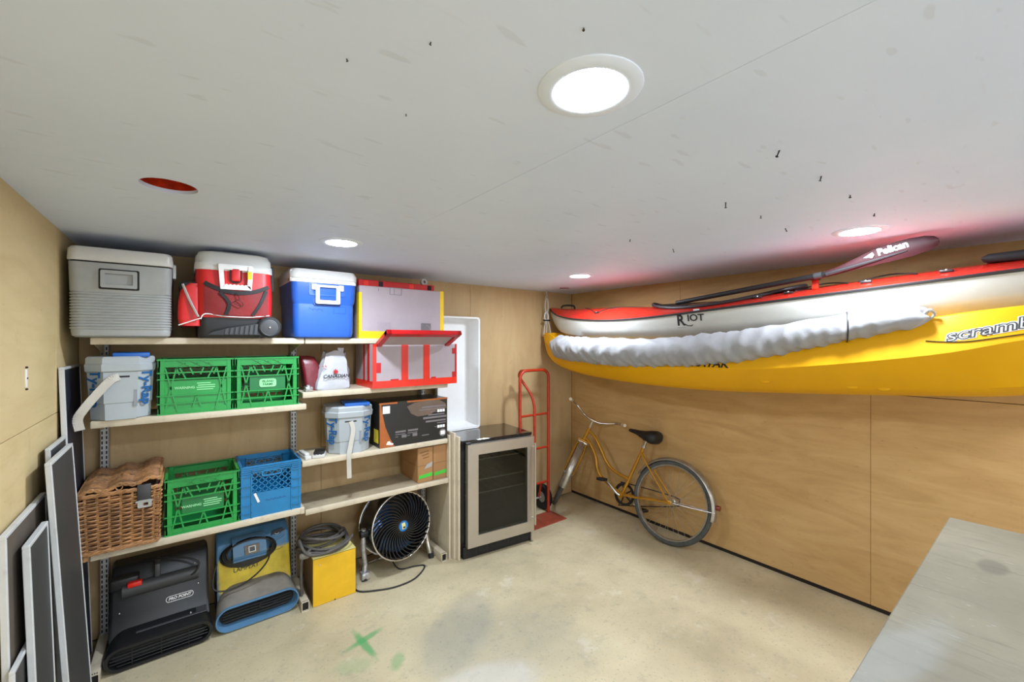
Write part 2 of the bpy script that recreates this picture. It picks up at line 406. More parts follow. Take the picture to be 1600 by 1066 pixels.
M_ink = mat('black_ink', (22, 22, 24), .45, var=0)
M_redhole = mat('red_gel', (190, 50, 20), .35, var=.3, vscale=30)
M_nail = mat('dark_nail', (50, 46, 44), .45, metal=.5, var=.1)
M_wood = mat('bare_lumber', (190, 152, 104), .6, var=.1)
M_beerbag = mat('white_plastic_bag', (184, 186, 194), .3, var=.05, vscale=12, bump=.5, bscale=24)
M_maroon = mat('maroon_plastic_bag', (110, 22, 34), .35, var=.2, vscale=16, bump=.6, bscale=26)
# ================================================================ ROOM SHELL
fl = MB().box(XL - .1, XR + .1, YF - .1, YB + .1, -.08, 0); struct('floor', fl, M_floor)
# right wall: dark backing, plywood sheets in front with a dark gap along the floor
wr = struct('wall_right', MB().box(XR + .012, XR + .1, YF - .1, YB + .1, 0, H), M_dark)
g = .0008
for (a, b) in ((YF, .679), (.679, YB - .001)):
    MB().rbox(XR, XR + .012, a + g, b - g, .030, 1.288, .0012, 1).build('plywood_sheet', M_plyR, wr)
for (a, b) in ((YF, -.54), (-.54, 1.9), (1.9, YB - .001)):
    MB().rbox(XR, XR + .012, a + g, b - g, 1.291, H, .0012, 1).build('plywood_sheet', M_plyR, wr)
wb = struct('wall_back', MB().box(XL - .1, XR + .1, YB + .012, YB + .1, 0, H), M_dark)
for (a, b) in ((XL, .752), (.752, 1.972), (1.972, XR)):
    MB().rbox(a + g, b - g, YB, YB + .012, .01, H, .0012, 1).build('plywood_sheet', M_plyB, wb)
wl = struct('wall_left', MB().box(XL - .1, XL - .012, YF - .1, YB + .1, 0, H), M_dark)
for (a, b) in ((YF, -.9), (-.9, 1.54), (1.54, YB)):
    MB().rbox(XL - .012, XL, a + g, b - g, .01, 1.288, .0012, 1).build('plywood_sheet', M_plyL, wl)
for (a, b) in ((YF, .2), (.2, 2.64), (2.64, YB)):
    MB().rbox(XL - .012, XL, a + g, b - g, 1.291, H, .0012, 1).build('plywood_sheet', M_plyL, wl)
# front wall behind the viewer with an assumed doorway, widened for sky fill light
wf = MB().box(XL - .1, -.35, YF - .1, YF, 0, H).box(3.0, XR + .1, YF - .1, YF, 0, H).box(-.35, 3.0, YF - .1, YF, 2.06, H)
struct('wall_front', wf, M_plyB)
# ceiling: painted sheets, one with a cut-out
ce = struct('ceiling', MB().box(XL - .1, XR + .1, YF - .1, YB + .1, H + .16, H + .22), M_dark)
TH = .012
def sheet(a, b, c, d):
    MB().rbox(a + .0005, b - .0005, c + .0005, d - .0005, H, H + TH, .0006, 1).build('ceiling_sheet', M_ceil, ce)
sheet(XL - .02, .79, -.795, 1.645); sheet(.79, XR + .02, -.795, 1.645)
sheet(XL - .02, 2.0, YF - .1, -.795); sheet(2.0, XR + .02, YF - .1, -.795)
def holed(a, b, c, d, hx, hy, hr):
    angs = sorted(set([2 * PI * i / 40 for i in range(40)] + [math.atan2(y - hy, x - hx) % (2 * PI) for x in (a, b) for y in (c, d)]))
    inn, out = [], []
    for t in angs:
        u, v = math.cos(t), math.sin(t)
        k = min(((b - hx) / u if u > 1e-9 else (a - hx) / u if u < -1e-9 else 9), ((d - hy) / v if v > 1e-9 else (c - hy) / v if v < -1e-9 else 9))
        inn.append((hx + hr * u, hy + hr * v)); out.append((hx + k * u, hy + k * v))
    MB().ring(out, inn, H, H + TH, 'z').build('ceiling_sheet', M_ceil, ce, 20)
HX, HY = -.038, 1.735
holed(XL - .02, XR + .02, 1.645 + .0005, YB + .02, HX, HY, .074)
# ================================================================ CEILING LIGHTS
def emit_mat(name, strength):
    N = NT(name); N.b.inputs['Base Color'].default_value = (1, 1, 1, 1)
    N.b.inputs['Emission Color'].default_value = (.88, .985, 1.12, 1); N.b.inputs['Emission Strength'].default_value = strength
    return N.m
M_emit = emit_mat('lamp_diffuser', LAMP_STRENGTH)
M_trimwhite = mat('lamp_trim_white', (224, 234, 250), .4, var=0)
def ceiling_light(x, y, label):
    t = thing('recessed_light', label, 'ceiling light', (x, y, H), 0, 'round recessed ceiling lights')
    MB().lathe([(.070, -.002), (.072, -.006), (.078, -.007), (.094, -.005), (.101, -.002), (.102, .0), (.070, .0)], 48, closed_prof=True).build('trim_ring', M_trimwhite, t)
    MB().disc(.0712, -.0045, 40, flip=True).build('diffuser', M_emit, t, 0)
for (x, y, lb) in ((.627, .56, 'round recessed light in the ceiling beside the long sheet seam'),
                   (2.385, .54, 'round recessed light in the ceiling above the paddle blade'),
                   (.62, 2.19, 'round recessed light in the ceiling in front of the blue cooler'),
                   (2.36, 2.205, 'round recessed light in the ceiling by the kayak noses'),
                   (.627, -1.09, 'added unseen recessed light behind the viewer near the doorway'),  # unseen rear row continuing the grid, added for fuller room light
                   (2.385, -1.09, 'added unseen recessed light behind the viewer above the table end')):  # second lamp of the added unseen row
    ceiling_light(x, y, lb)
t = thing('open_light_hole', 'empty round light cut-out in ceiling showing red inside', 'ceiling hole', (HX, HY, H + .002))
MB().lathe([(.0745, .0), (.078, .03), (.080, .12), (.001, .125)], 32).build('red_can', M_redhole, t)
MB().rbox(-.02, .03, -.012, .02, .07, .11, .006).build('connector', M_steelgrey, t)
MB().tube(smooth([(.0, .0, .10), (-.03, .02, .06), (.01, .03, .03), (.05, .0, .04), (.06, -.02, .09)], 6), .005, 6).build('wire', M_redtape2, t)
# nails poking down out of the ceiling
for (x, y) in ((1.504, .43), (1.519, .72), (1.217, .438), (1.778, .427), (2.112, .431), (1.791, .712), (2.076, .729), (1.708, 1.265), (2.064, 1.259), (.498, .457), (.322, .632), (.223, .76), (.379, .866)):
    L = random.uniform(.008, .022) if x > 1 else .004; a = random.uniform(0, 6.28); k = L * .5
    o = MB().cyl((0, 0, .004), (k * math.cos(a), k * math.sin(a), -L), .0022 if x > 1 else .001, .0016 if x > 1 else .001, 8).cyl((k * math.cos(a) * .95, k * math.sin(a) * .95, -L * .95), (k * math.cos(a) * 1.05, k * math.sin(a) * 1.05, -L * 1.05), .004 if x > 1 else .0022, .004 if x > 1 else .0022, 8).build('ceiling_nail', M_nail)
    o.location = (x, y, H); tag(o, 'small dark nail sticking down out of the painted ceiling', 'nail', 'nails in the ceiling')
o = MB().rbox(-.045, .045, -.012, .012, -.006, .001, .003).build('ceiling_strip', M_reflect); o.location = (2.79, 2.80, H); o.rotation_euler.z = -.65
tag(o, 'small brownish red strip on the ceiling above the kayak noses', 'strip')
# latch plate on left wall
t = thing('wall_plate', 'slim worn white metal plate screwed to the left plywood wall', 'plate', (XL, 2.20, 1.47))
MB().rbox(-.001, .004, -.007, .007, -.032, .032, .002).build('plate', M_white, t)
for dz in (-.038, .0, .038): MB().sphere((.003, 0, dz), .004, 6).build('screw', M_nail, t)
# ================================================================ WORK TABLE
t = thing('work_table', 'work table with worn grey painted plywood top standing near the kayaks', 'table', (0, 0, 0))
MB().rbox(.80, 2.405, -.95, .262, .880, .900, .003, 1).build('table_top', M_top, t)
for x in (.88, 2.32):
    for y in (-.87, .18): MB().rbox(x - .044, x + .044, y - .044, y + .044, 0, .880, .004, 1).build('leg', M_wood, t)
for y in (-.87, .18): MB().rbox(.924, 2.276, y - .019, y + .019, .79, .880, .003, 1).build('apron', M_wood, t)
# ================================================================ SHELVING
YS = 2.745
M_dustdeck = mat('dusty_shelf_deck', (168, 154, 128), .7, var=.08, dirt=((112, 100, 82), .7, 5))
def upright(x, label):
    t = thing('shelf_upright', label, 'shelf upright', (x, 3.085, 0), 0, 'slotted shelf uprights')
    MB().rbox(-.017, .017, -.022, .045, 0.0, 1.60, .003, 1).build('post', M_steelgrey, t)
    s = MB()
    for i in range(58):
        z = .07 + i * .026
        for sx in (-.0085, .0085): s.box(sx - .0028, sx + .0028, -.0232, -.0215, z, z + .016)
    o = s.build('slots', M_slotdark, t, 0); o['kind'] = 'stuff'
    MB().ring(rr(.042, .058, .003, 2, 0, .029), rr(.034, .050, .002, 2, 0, .029), -.365, .045, 'y').build('foot', M_cream, t)
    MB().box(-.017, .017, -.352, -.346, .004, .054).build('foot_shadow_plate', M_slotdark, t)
    h = MB()
    for i in range(4): h.box(-.012 + i * .008 - .002, -.012 + i * .008 + .002, -.364 + .004, -.35, .0578, .0586)
    h.build('foot_slots', M_slotdark, t, 0)
upright(-.332, 'slotted steel shelf upright beside the leaning panels')
upright(.566, 'slotted steel shelf upright between the two shelf bays')
upright(1.49, 'slotted steel shelf upright behind the drum fan')
def shelf(x0, x1, z, label, y0=YS, br=.085, m=None):
    m = m or M_cream
    t = thing('shelf', label, 'shelf', ((x0 + x1) / 2, y0, z), 0)
    w2 = (x1 - x0) / 2; d = 3.06 - y0
    MB().rbox(-w2, w2, .004, d, -.018, 0, .003, 1).build('deck', m, t)
    MB().rbox(-w2, w2, -.004, .012, -.034, -.001, .004, 2).build('front_lip', M_cream, t)
    for s in (-1, 1):
        MB().prism([(.02, -.018), (d, -.018), (d, -br), (d - .03, -br), (.02, -.034)], s * (w2 - .012) - .0015, s * (w2 - .012) + .0015, 'x').build('bracket', M_cream, t)
        MB().rbox(s * w2 - (.024 if s > 0 else 0), s * w2 + (.024 if s < 0 else 0), -.0055, .004, -.036, .0005, .003, 1).build('end_cap', M_cream, t) if z < .7 and s * (x0 + .5) > 0 else None
shelf(-.345, .564, 1.617, 'cream metal top shelf carrying grey, red and blue coolers')
shelf(.568, 1.53, 1.617, 'cream metal top shelf carrying the lavender foam box', br=.036)
shelf(-.345, .575, 1.226, 'cream metal shelf carrying two green crates side by side')
shelf(-.345, .566, .610, 'cream metal shelf carrying the wicker basket and two crates')
shelf(.555, 1.53, 1.293, 'cream metal shelf carrying the red taped box and plastic bag', br=.058)
shelf(.553, 1.53, .884, 'cream metal shelf carrying grey bucket and black printed box', br=.036)
shelf(.570, 1.535, .592, 'nearly empty dusty cream metal shelf with two cardboard boxes', m=M_dustdeck)
# boards standing at the end of the shelving
for (x, y0, y1, z1, lb) in ((1.545, 2.735, 3.10, .905, 'cream board standing on edge directly against the shelf ends'),
                            (1.566, 2.700, 3.09, .925, 'cream board sandwiched between two other standing boards'),
                            (1.583, 2.665, 3.08, .900, 'cream board standing on edge closest to the fridge side')):
    o = MB().rbox(-.0085, .0085, 0, y1 - y0, 0, z1, .002, 1).build('upright_board', M_cream); o.location = (x, y0, 0); tag(o, lb, 'board')
# ================================================================ TOP SHELF
def rib_profile(w, d, r, z0, z1, n, dep):
    p = []
    for i in range(n):
        a = z0 + (z1 - z0) * i / n; s = (z1 - z0) / n
        p += [(w, d, r, a + .10 * s), (w + dep, d + dep, r, a + .3 * s), (w + dep, d + dep, r, a + .75 * s), (w, d, r, a + .92 * s)]
    return p
# --- grey cooler
t = thing('grey_cooler', 'large grey ribbed cooler with white lid on the top shelf', 'cooler', (-.229, 2.895, 1.617))
MB().stack([(.32, .40, .03, 0), (.345, .425, .035, .008), (.352, .432, .04, .03)] + rib_profile(.350, .430, .04, .035, .205, 13, .008) + [(.356, .436, .035, .21), (.362, .442, .03, .34)]).build('body', M_greyplastic, t)
MB().stack([(.350, .430, .03, .338), (.350, .430, .03, .347)]).build('seal', M_slotdark, t)
lid = MB().stack([(.366, .446, .03, .347), (.372, .452, .035, .352), (.366, .446, .035, .398), (.350, .430, .035, .410), (.30, .38, .03, .413)]).build('lid', M_whiteplastic, t)
MB().rbox(-.04, .05, -.10, .10, .411, .417, .003).build('lid_ridge', M_whiteplastic, lid)
MB().ring(rr(.140, .094, .006, 3, -.01, .268), rr(.126, .080, .004, 3, -.01, .268), -.2225, -.214, 'y').build('handle_recess', M_slotdark, t)
hd = MB().ring(rr(.126, .080, .006, 4, -.01, .268), rr(.096, .050, .003, 4, -.01, .268), -.234, -.218, 'y').build('handle', M_greyplastic, t)
MB().box(-.058, .038, -.2215, -.219, .242, .292).build('handle_backing', M_greyplastic, t)
MB().rbox(.182, .196, -.14, -.08, .30, .37, .004).build('latch', M_whiteplastic, t)
# --- red wheeled cooler
t = thing('red_wheeled_cooler', 'red fabric covered cooler with white lid and black wheeled base', 'cooler', (.215, 2.835, 1.617))
MB().stack([(.27, .30, .03, .0, -.02), (.285, .31, .04, .01, -.02), (.30, .325, .04, .09, -.015), (.30, .325, .04, .13, -.01)]).build('base', M_blackplas, t)
MB().stack([(.325, .335, .03, .105), (.345, .350, .05, .13), (.350, .352, .055, .22), (.342, .350, .05, .30), (.335, .345, .045, .36)]).build('body', M_redfab, t)
lid = MB().stack([(.345, .352, .05, .350), (.352, .358, .055, .355), (.350, .356, .055, .385), (.343, .348, .06, .392), (.340, .340, .06, .42), (.315, .315, .06, .446), (.26, .26, .06, .456), (.15, .15, .05, .458)]).build('lid', M_whiteplastic, t)
for sx in (-.06, .05): MB().rbox(sx - .012, sx + .012, -.183, -.165, .352, .386, .004).build('hinge_ear', M_whiteplastic, lid)
oh = [(-.072, .375), (.068, .375), (.068, .375), (.062, .262), (-.062, .262), (-.072, .375)]
hb = MB().prism([(-.078, .380), (-.056, .380), (-.050, .272), (-.068, .252)], -.196, -.182).prism([(.056, .378), (.078, .378), (.070, .252), (.050, .272)], -.196, -.182)
wave = [(-.068, .252), (.070, .252), (.062, .274)] + [(.052 - i * .0085, .276 + (.004 if i % 2 else -.001)) for i in range(12)] + [(-.052, .274)]
hb.prism(wave, -.196, -.182).rbox(-.075, .075, -.190, -.174, .355, .385, .004)
hb.build('carry_handle', M_white, t)
MB().rbox(.051, .071, -.1975, -.1955, .31, .352, .001, 1).build('yellow_sticker', M_yeltape, t)
MB().rbox(-.022, .022, -.190, -.172, .296, .370, .012, 3).build('latch', M_redfab, t)
MB().ring(rr(.054, .088, .022, 5, 0, .332), rr(.044, .078, .02, 5, 0, .332), -.186, -.174, 'y').build('latch_outline', M_slotdark, t)
# mesh pocket: bulged patch on the front
def pocket(x, z): 
    u = x / .15; v = (z - .115) / .17
    return -.178 - .016 * max(0, (1 - u * u)) * (1 - (v - .6) ** 2)
nx, nz_ = 16, 8; P = []
for i in range(nz_ + 1):
    for j in range(nx + 1):
        x = -.135 + .285 * j / nx; ztop = .285 - .050 * (1 - ((x - .01) / .15) ** 2); z = .118 + (ztop - .118) * i / nz_
        P.append((x, pocket(x, z) - .002 * math.sin(37 * x + 25 * z), z))
F_ = [(a * (nx + 1) + b, a * (nx + 1) + b + 1, (a + 1) * (nx + 1) + b + 1, (a + 1) * (nx + 1) + b) for a in range(nz_) for b in range(nx)]
MB().add(P, F_).build('mesh_pocket', M_redmesh, t)
band = [(-.135 + .285 * j / 20, pocket(-.135 + .285 * j / 20, .27) - .003, .285 - .050 * (1 - ((-.135 + .285 * j / 20 - .01) / .15) ** 2)) for j in range(21)]
m_ = MB()
for a, b in zip(band, band[1:]): m_.bar(a, b, .020, .004)
m_.build('pocket_band', M_blackrub, t)
for pts in ([(-.07, -.196, .235), (-.03, -.198, .18), (-.045, -.192, .118)], [(.14, -.184, .255), (.11, -.192, .18), (.075, -.190, .12)]):
    m_ = MB(); q = smooth(pts, 5)
    for a, b in zip(q, q[1:]): m_.bar(a, b, .016, .003)
    m_.build('pocket_strap', M_blackrub, t)
MB().tube(smooth([(0, -.204, .235), (.012, -.207, .205), (-.01, -.206, .185), (.022, -.205, .165), (.03, -.204, .18), (.01, -.206, .20)], 5), .0016, 6).build('drawstring', M_cord, t)
MB().tube(smooth([(-.15, -.176, .095), (-.13, -.180, .122), (-.05, -.180, .112), (.06, -.181, .110), (.155, -.178, .122)], 5), .003, 6).build('white_piping', M_white, t)
# saddle bag on the left flank
MB().loft([[(x, y, z) for (x, y) in rr(ww, .30, .02, 4, -.150 - ww / 2, -.01)] for (z, ww) in ((.060, .072), (.066, .086), (.10, .092), (.18, .090), (.25, .078), (.275, .05))]).build('side_pocket', M_redfab, t)
MB().tube(smooth([(-.222, -.163, .268), (-.195, -.166, .19), (-.160, -.178, .105)], 6), .006, 6).build('grey_trim', M_steelgrey, t)
MB().tube(smooth([(-.238, -.16, .062), (-.20, -.164, .078), (-.152, -.178, .098)], 6), .003, 6).build('white_piping', M_white, t)
MB().rbox(-.236, -.16, -.155, .12, .235, .285, .015, 3).build('pocket_mouth', M_blackrub, t)
sl = MB().prism([(-.12, .015), (.14, .015), (.14, .085), (.06, .07), (-.04, .05), (-.10, .03)], -.183, -.176).build('vent_panel', M_blackplas, t)
for i in range(7):
    x = -.05 + i * .022; MB().prism([(x, .018), (x + .013, .018), (x + .018, .05 + .004 * i), (x + .005, .046 + .004 * i)], -.188, -.182).build('vent_rib', M_darkgrey, sl)
for wy in (-.175, .14):
    wh = MB().lathe([(.0, -.018), (.05, -.018), (.058, -.012), (.058, .012), (.05, .018), (.0, .018)], 32, T(.155, wy, .058) @ FRONT).build('wheel', M_blackrub, t)
    MB().lathe([(.0, .0195), (.038, .0195), (.042, .0185), (.046, .0215), (.049, .0185)], 28, T(.155, wy, .058) @ FRONT).build('wheel_disc', M_darkgrey, wh)
    MB().sphere((.155, wy - .02, .056), .006, 6).build('axle_cap', M_screw, wh)
MB().rbox(.168, .186, -.12, -.10, .26, .40, .004).build('side_strap', M_blackrub, t)
# --- blue cooler
t = thing('blue_cooler', 'bright blue plastic cooler with white lid and white swing handle', 'cooler', (.672, 2.905, 1.617))
MB().stack([(.30, .34, .03, 0), (.335, .375, .035, .008), (.345, .385, .035, .03), (.350, .390, .035, .19), (.348, .388, .035, .20), (.348, .388, .035, .206), (.362, .402, .035, .222), (.372, .410, .035, .335)]).build('body', M_blue, t)
MB().stack([(.378, .416, .035, .330), (.380, .418, .036, .333), (.380, .418, .036, .345), (.376, .414, .036, .350)]).build('rim', M_white, t)
lid = MB().stack([(.374, .412, .036, .350), (.384, .424, .04, .355), (.382, .422, .04, .385), (.362, .402, .045, .408), (.30, .34, .04, .414), (.2, .2, .04, .415)]).build('lid', M_whiteplastic, t)
for s in (-.06, .08): MB().rbox(s - .012, s + .012, -.216, -.20, .352, .362, .003).build('lid_tab', M_whiteplastic, lid)
MB().rbox(-.190, -.168, -.19, -.12, .33, .40, .006).build('lid_latch', M_whiteplastic, lid)
MB().prism(rr(.155, .135, .012, 3, .01, .262), -.2015, -.192).build('handle_recess', M_bluedk, t)
MB().ring(rr(.205, .075, .012, 4, .01, .292), rr(.160, .060, .01, 4, .01, .292), -.207, -.199, 'y').build('pivot_surround', M_blue, t)
hb = MB().ring(rr(.138, .112, .008, 3, .012, .262), rr(.096, .078, .004, 3, .012, .266), -.221, -.208, 'y').rbox(-.080, -.050, -.219, -.205, .287, .322, .004).rbox(.074, .104, -.219, -.205, .287, .322, .004)
hb.build('carry_handle', M_white, t)
for z in (.245, .275): MB().rbox(-.032, .056, -.2035, -.2005, z, z + .003, .001, 1).build('recess_line', M_blue, t)
MB().ring(rr(.072, .042, .004, 3, .085, .172), rr(.068, .038, .003, 3, .085, .172), -.1955, -.192, 'y').build('blank_badge', M_bluedk, t)
MB().tube([(-.09 + i * .0045, -.1945, .172 + .010 * math.sin(i * 1.7) * math.cos(i * .6)) for i in range(18)], .0012, 5).build('moulded_script', M_bluedk, t)
# --- lavender foam box with yellow tape
t = thing('lavender_foam_box', 'lavender foam board box edged with yellow tape on the top shelf', 'box', (1.20, 2.765, 1.617))
MB().rbox(-.305, .305, .0, .32, .0, .345, .003, 1).build('foam_box', M_lav, t)
MB().box(-.308, .308, -.0015, .03, -.0, .048).build('tape_strip', M_yeltape, t)
MB().box(.278, .3075, -.0015, .04, .0, .347).build('tape_strip', M_yeltape, t)
MB().box(-.3085, -.290, -.0018, .04, .0, .30).build('tape_strip', M_yeltape, t)
MB().prism(rr(.075, .055, .002, 2, .165, .082), -.0028, -.0005).build('printed_square', M_print, t)
MB().tube([(.165 + .03 * math.cos(a), -.0032, .060 + .035 * math.sin(a)) for a in [i * .16 for i in range(11)]], .0014, 5).build('printed_arc', M_lav, t)
for i in range(8): MB().box(-.185 + i * .012, -.182 + i * .012, -.0022, -.0005, .058, .108).build('printed_line', M_print2, t)
m_ = MB().ring(rr(.085, .05, .002, 2, -.06, .322), rr(.080, .045, .002, 2, -.06, .322), -.0022, -.0005, 'y').box(-.072, -.070, -.0022, -.0005, .30, .345).box(-.18, -.178, -.0022, -.0005, .315, .335)
m_.build('printed_outline', M_print, t)
t = thing('red_foam_strip', 'long red taped foam strip lying on top of the lavender box', 'foam strip', (1.17, 2.80, 1.962))
MB().rbox(-.27, .28, .0, .09, 0, .045, .004, 1).build('strip', M_redtape2, t)
for x in (-.22, -.12, .10, .24): MB().rbox(x - .016, x + .016, -.002, .06, .006, .04, .002, 1).build('dark_tape', M_slotdark if x in (-.12, .24) else M_redtape, t)
t = thing('tape_roll', 'small grey roll standing on the red foam strip', 'roll', (1.385, 2.84, 2.0065))
MB().lathe([(.011, -.012), (.024, -.012), (.024, .012), (.011, .012)], 20, T(0, 0, .024) @ FRONT, closed_prof=True).build('roll', M_steelgrey, t)
# ================================================================ RED TAPED BOX on the middle shelf
t = thing('red_taped_box', 'lavender foam box bound in red tape with its lid tilted open', 'box', (1.264, 2.69, 1.293))
MB().rbox(-.308, .308, 0, .34, 0, .286, .003, 1).build('foam_box', M_lav, t)
def tape(x0, x1, z0, z1, m=M_redtape, y=-.0016): MB().box(x0, x1, y, .002, z0, z1).build('tape_strip', m, t)
MB().box(-.3095, .3095, -.0022, .34, -.0005, .046).build('tape_band', M_redtape, t)
tape(-.3095, -.285, .04, .286); tape(.295, .3095, .04, .286, M_redtape2)
tape(-.115, -.068, .04, .286, y=-.0026); tape(.045, .092, .04, .286, y=-.0026)
for (a, b, c, d) in ((-.285, -.255, .10, .165), (.272, .297, .215, .255), (.272, .297, .045, .085), (.105, .14, .045, .056), (-.19, -.135, .045, .055)): tape(a, b, c, d, M_redtape2, -.002)
for (a, b) in ((.03, .07), (.12, .15)): MB().box(-.3098, -.305, a + .03, b + .03, .04, .286).build('tape_strip', M_redtape2, t)
ld = MB(); A = math.radians(24); Ml = T(-.01, -.02, .280) @ Matrix.Rotation(-A, 4, 'X')
lid = MB().rbox(-.27, .225, -.185, .0, .0, .012, .003, 1, Ml).build('lid', M_lav, t)
for (a, b, c, d) in ((-.285, .242, -.20, -.155), (-.285, -.25, -.20, .0), (.207, .242, -.20, .0)): MB().rbox(a, b, c, d, -.012, .018, .003, 1, Ml).build('lid_rim', M_redtape2, lid)
MB().rbox(-.25, .207, -.158, -.146, -.006, .0, .001, 1, Ml).build('tape_strip', M_redtape, lid)
# ================================================================ PLASTIC BAG
t = thing('beer_bag', 'crumpled white plastic bag with red beer logo on the shelf', 'bag', (.745, 2.86, 1.293))
rings = []; prof = [(0, .215, .13), (.01, .225, .14), (.05, .215, .135), (.12, .185, .115), (.18, .150, .085), (.215, .135, .05), (.235, .13, .03)]
for (z, wx, dy) in prof:
    ring = []
    for j in range(40):
        a = 2 * PI * j / 40; s = 1 + .05 * math.sin(5 * a + 30 * z) + .03 * math.sin(11 * a - 50 * z); k = 1 / max(abs(math.cos(a)) ** 1.0, abs(math.sin(a)) ** 1.0) ** .55
        ring.append((wx / 2 * s * k * math.cos(a) + (.02 * z / .2), dy / 2 * s * k * math.sin(a), z + (.012 * math.sin(3 * a) if z > .2 else 0)))
    rings.append(ring)
MB().loft(rings).build('bag', M_beerbag, t)
MB().loft([[(x + .06, y, z) for x, y in rr(a, b, .01, 3)] for z, a, b in ((.20, .05, .03), (.235, .035, .012), (.262, .04, .006))]).build('bag_ear', M_beerbag, t)
mr = MB().loft([[(x - .085 - .02 * k + .13 * z, y + .02, z) for x, y in rr(a, b, .02, 4)] for k, (z, a, b) in enumerate(((.0, .13, .12), (.05, .13, .12), (.10, .11, .10), (.16, .10, .07), (.205, .09, .04), (.215, .05, .02)))]).build('maroon_panel', M_maroon, t)
def bagy(z): return -interp([(a, c) for a, b, c in prof], z)[0] / 2 - .010
letter('CANADIAN', .030, T(.012, bagy(.085) - .004, .085) @ FRONT, M_ink, t, bold=.0006, shear=.25)
letter('24', .028, T(-.055, bagy(.14) - .004, .145) @ Matrix.Rotation(-.5, 4, 'Y') @ FRONT, M_redtape2, t)
leaf = [(0, .020), (.005, .010), (.014, .012), (.010, .004), (.018, -.002), (.008, -.006), (.0, -.014), (-.008, -.006), (-.018, -.002), (-.010, .004), (-.014, .012), (-.005, .010)]
MB().prism([(x + .01, z + .112) for x, z in leaf], bagy(.112) - .006, bagy(.112) - .002).build('maple_leaf', M_redtape2, t)
MB().rbox(-.17, -.125, -.09, -.03, 0, .03, .008, 2).rbox(-.16, -.14, -.08, -.05, .025, .04, .006, 2).build('handle_scrap', M_plasticwrap, t)
# ================================================================ BUCKETS
def bucket(label, loc, strap, sw):
    t = thing('plastic_bucket', label, 'bucket', loc, 0, 'light grey chamfered buckets')
    w, d, ch = .245, .27, .062
    def octo(w, d, c, z): return [(-w / 2 + c, -d / 2, z), (w / 2 - c, -d / 2, z), (w / 2, -d / 2 + c, z), (w / 2, d / 2 - c, z), (w / 2 - c, d / 2, z), (-w / 2 + c, d / 2, z), (-w / 2, d / 2 - c, z), (-w / 2, -d / 2 + c, z)]
    MB().loft([octo(.205, .23, .05, 0), octo(.215, .24, .052, .004), octo(.218, .243, .052, .075), octo(.226, .250, .054, .080), octo(.238, .262, .058, .225), octo(.252, .276, .060, .232), octo(.256, .280, .061, .262), octo(.248, .272, .06, .268), octo(.248, .272, .06, .292), octo(.236, .26, .058, .300)]).build('body', M_bucket, t, 20)
    MB().rbox(-.03, .105, -.125, .09, .296, .318, .004).build('blue_tray', M_bluelid, t)
    MB().prism([(-.055, .0), (.055, .0), (.055, .185), (-.055, .185)], -.1225, -.112).build('recess_panel', M_bucket, t)
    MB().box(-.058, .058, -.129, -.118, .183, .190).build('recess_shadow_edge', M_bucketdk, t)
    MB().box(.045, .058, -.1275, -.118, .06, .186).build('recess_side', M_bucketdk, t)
    MB().rbox(-.032, .032, -.132, -.124, .200, .209, .003).build('strap_slot', M_slotdark, t)
    for s in (-1, 1):
        # chamfer faces, pointing (+-.7,-.7)
        Mx = T(s * .0895, -.1022, .150) @ Matrix.Rotation(s * math.radians(45), 4, 'Z') @ T(0, -.0035, 0) @ FRONT @ Matrix.Rotation(-PI / 2, 4, 'Z')
        letter('Ty-Rap', .070, Mx, M_bluetext, t, bold=.0020, sx=.86)
    for s in (-1, 1): MB().sphere((s * .126, .02, .255), .0085, 6).build('handle_pivot', M_bucket, t)
    q = smooth(strap, 6); m_ = MB()
    for a, b in zip(q, q[1:]): m_.bar(a, b, sw, .0025, (0, -1, .05))
    m_.build('strap', M_strap, t)
    return t
b1 = bucket('light grey bucket with blue tray and loose strap beside green crates', (-.245, 2.855, 1.226), [(-.005, -.132, .205), (-.035, -.142, .190), (-.08, -.150, .13), (-.125, -.152, .06), (-.142, -.150, .02), (-.135, -.149, -.03)], .034)
b2 = bucket('light grey bucket with blue tray next to the black printed box', (.855, 2.885, .884), [(.0, -.132, .205), (.012, -.138, .15), (-.002, -.142, .06), (-.012, -.150, -.002), (-.012, -.150, -.06), (-.010, -.1485, -.15)], .024)
b1.rotation_euler.z = math.radians(3); b2.rotation_euler.z = math.radians(-8)
b2.scale = (1.14, 1.04, 1.0)
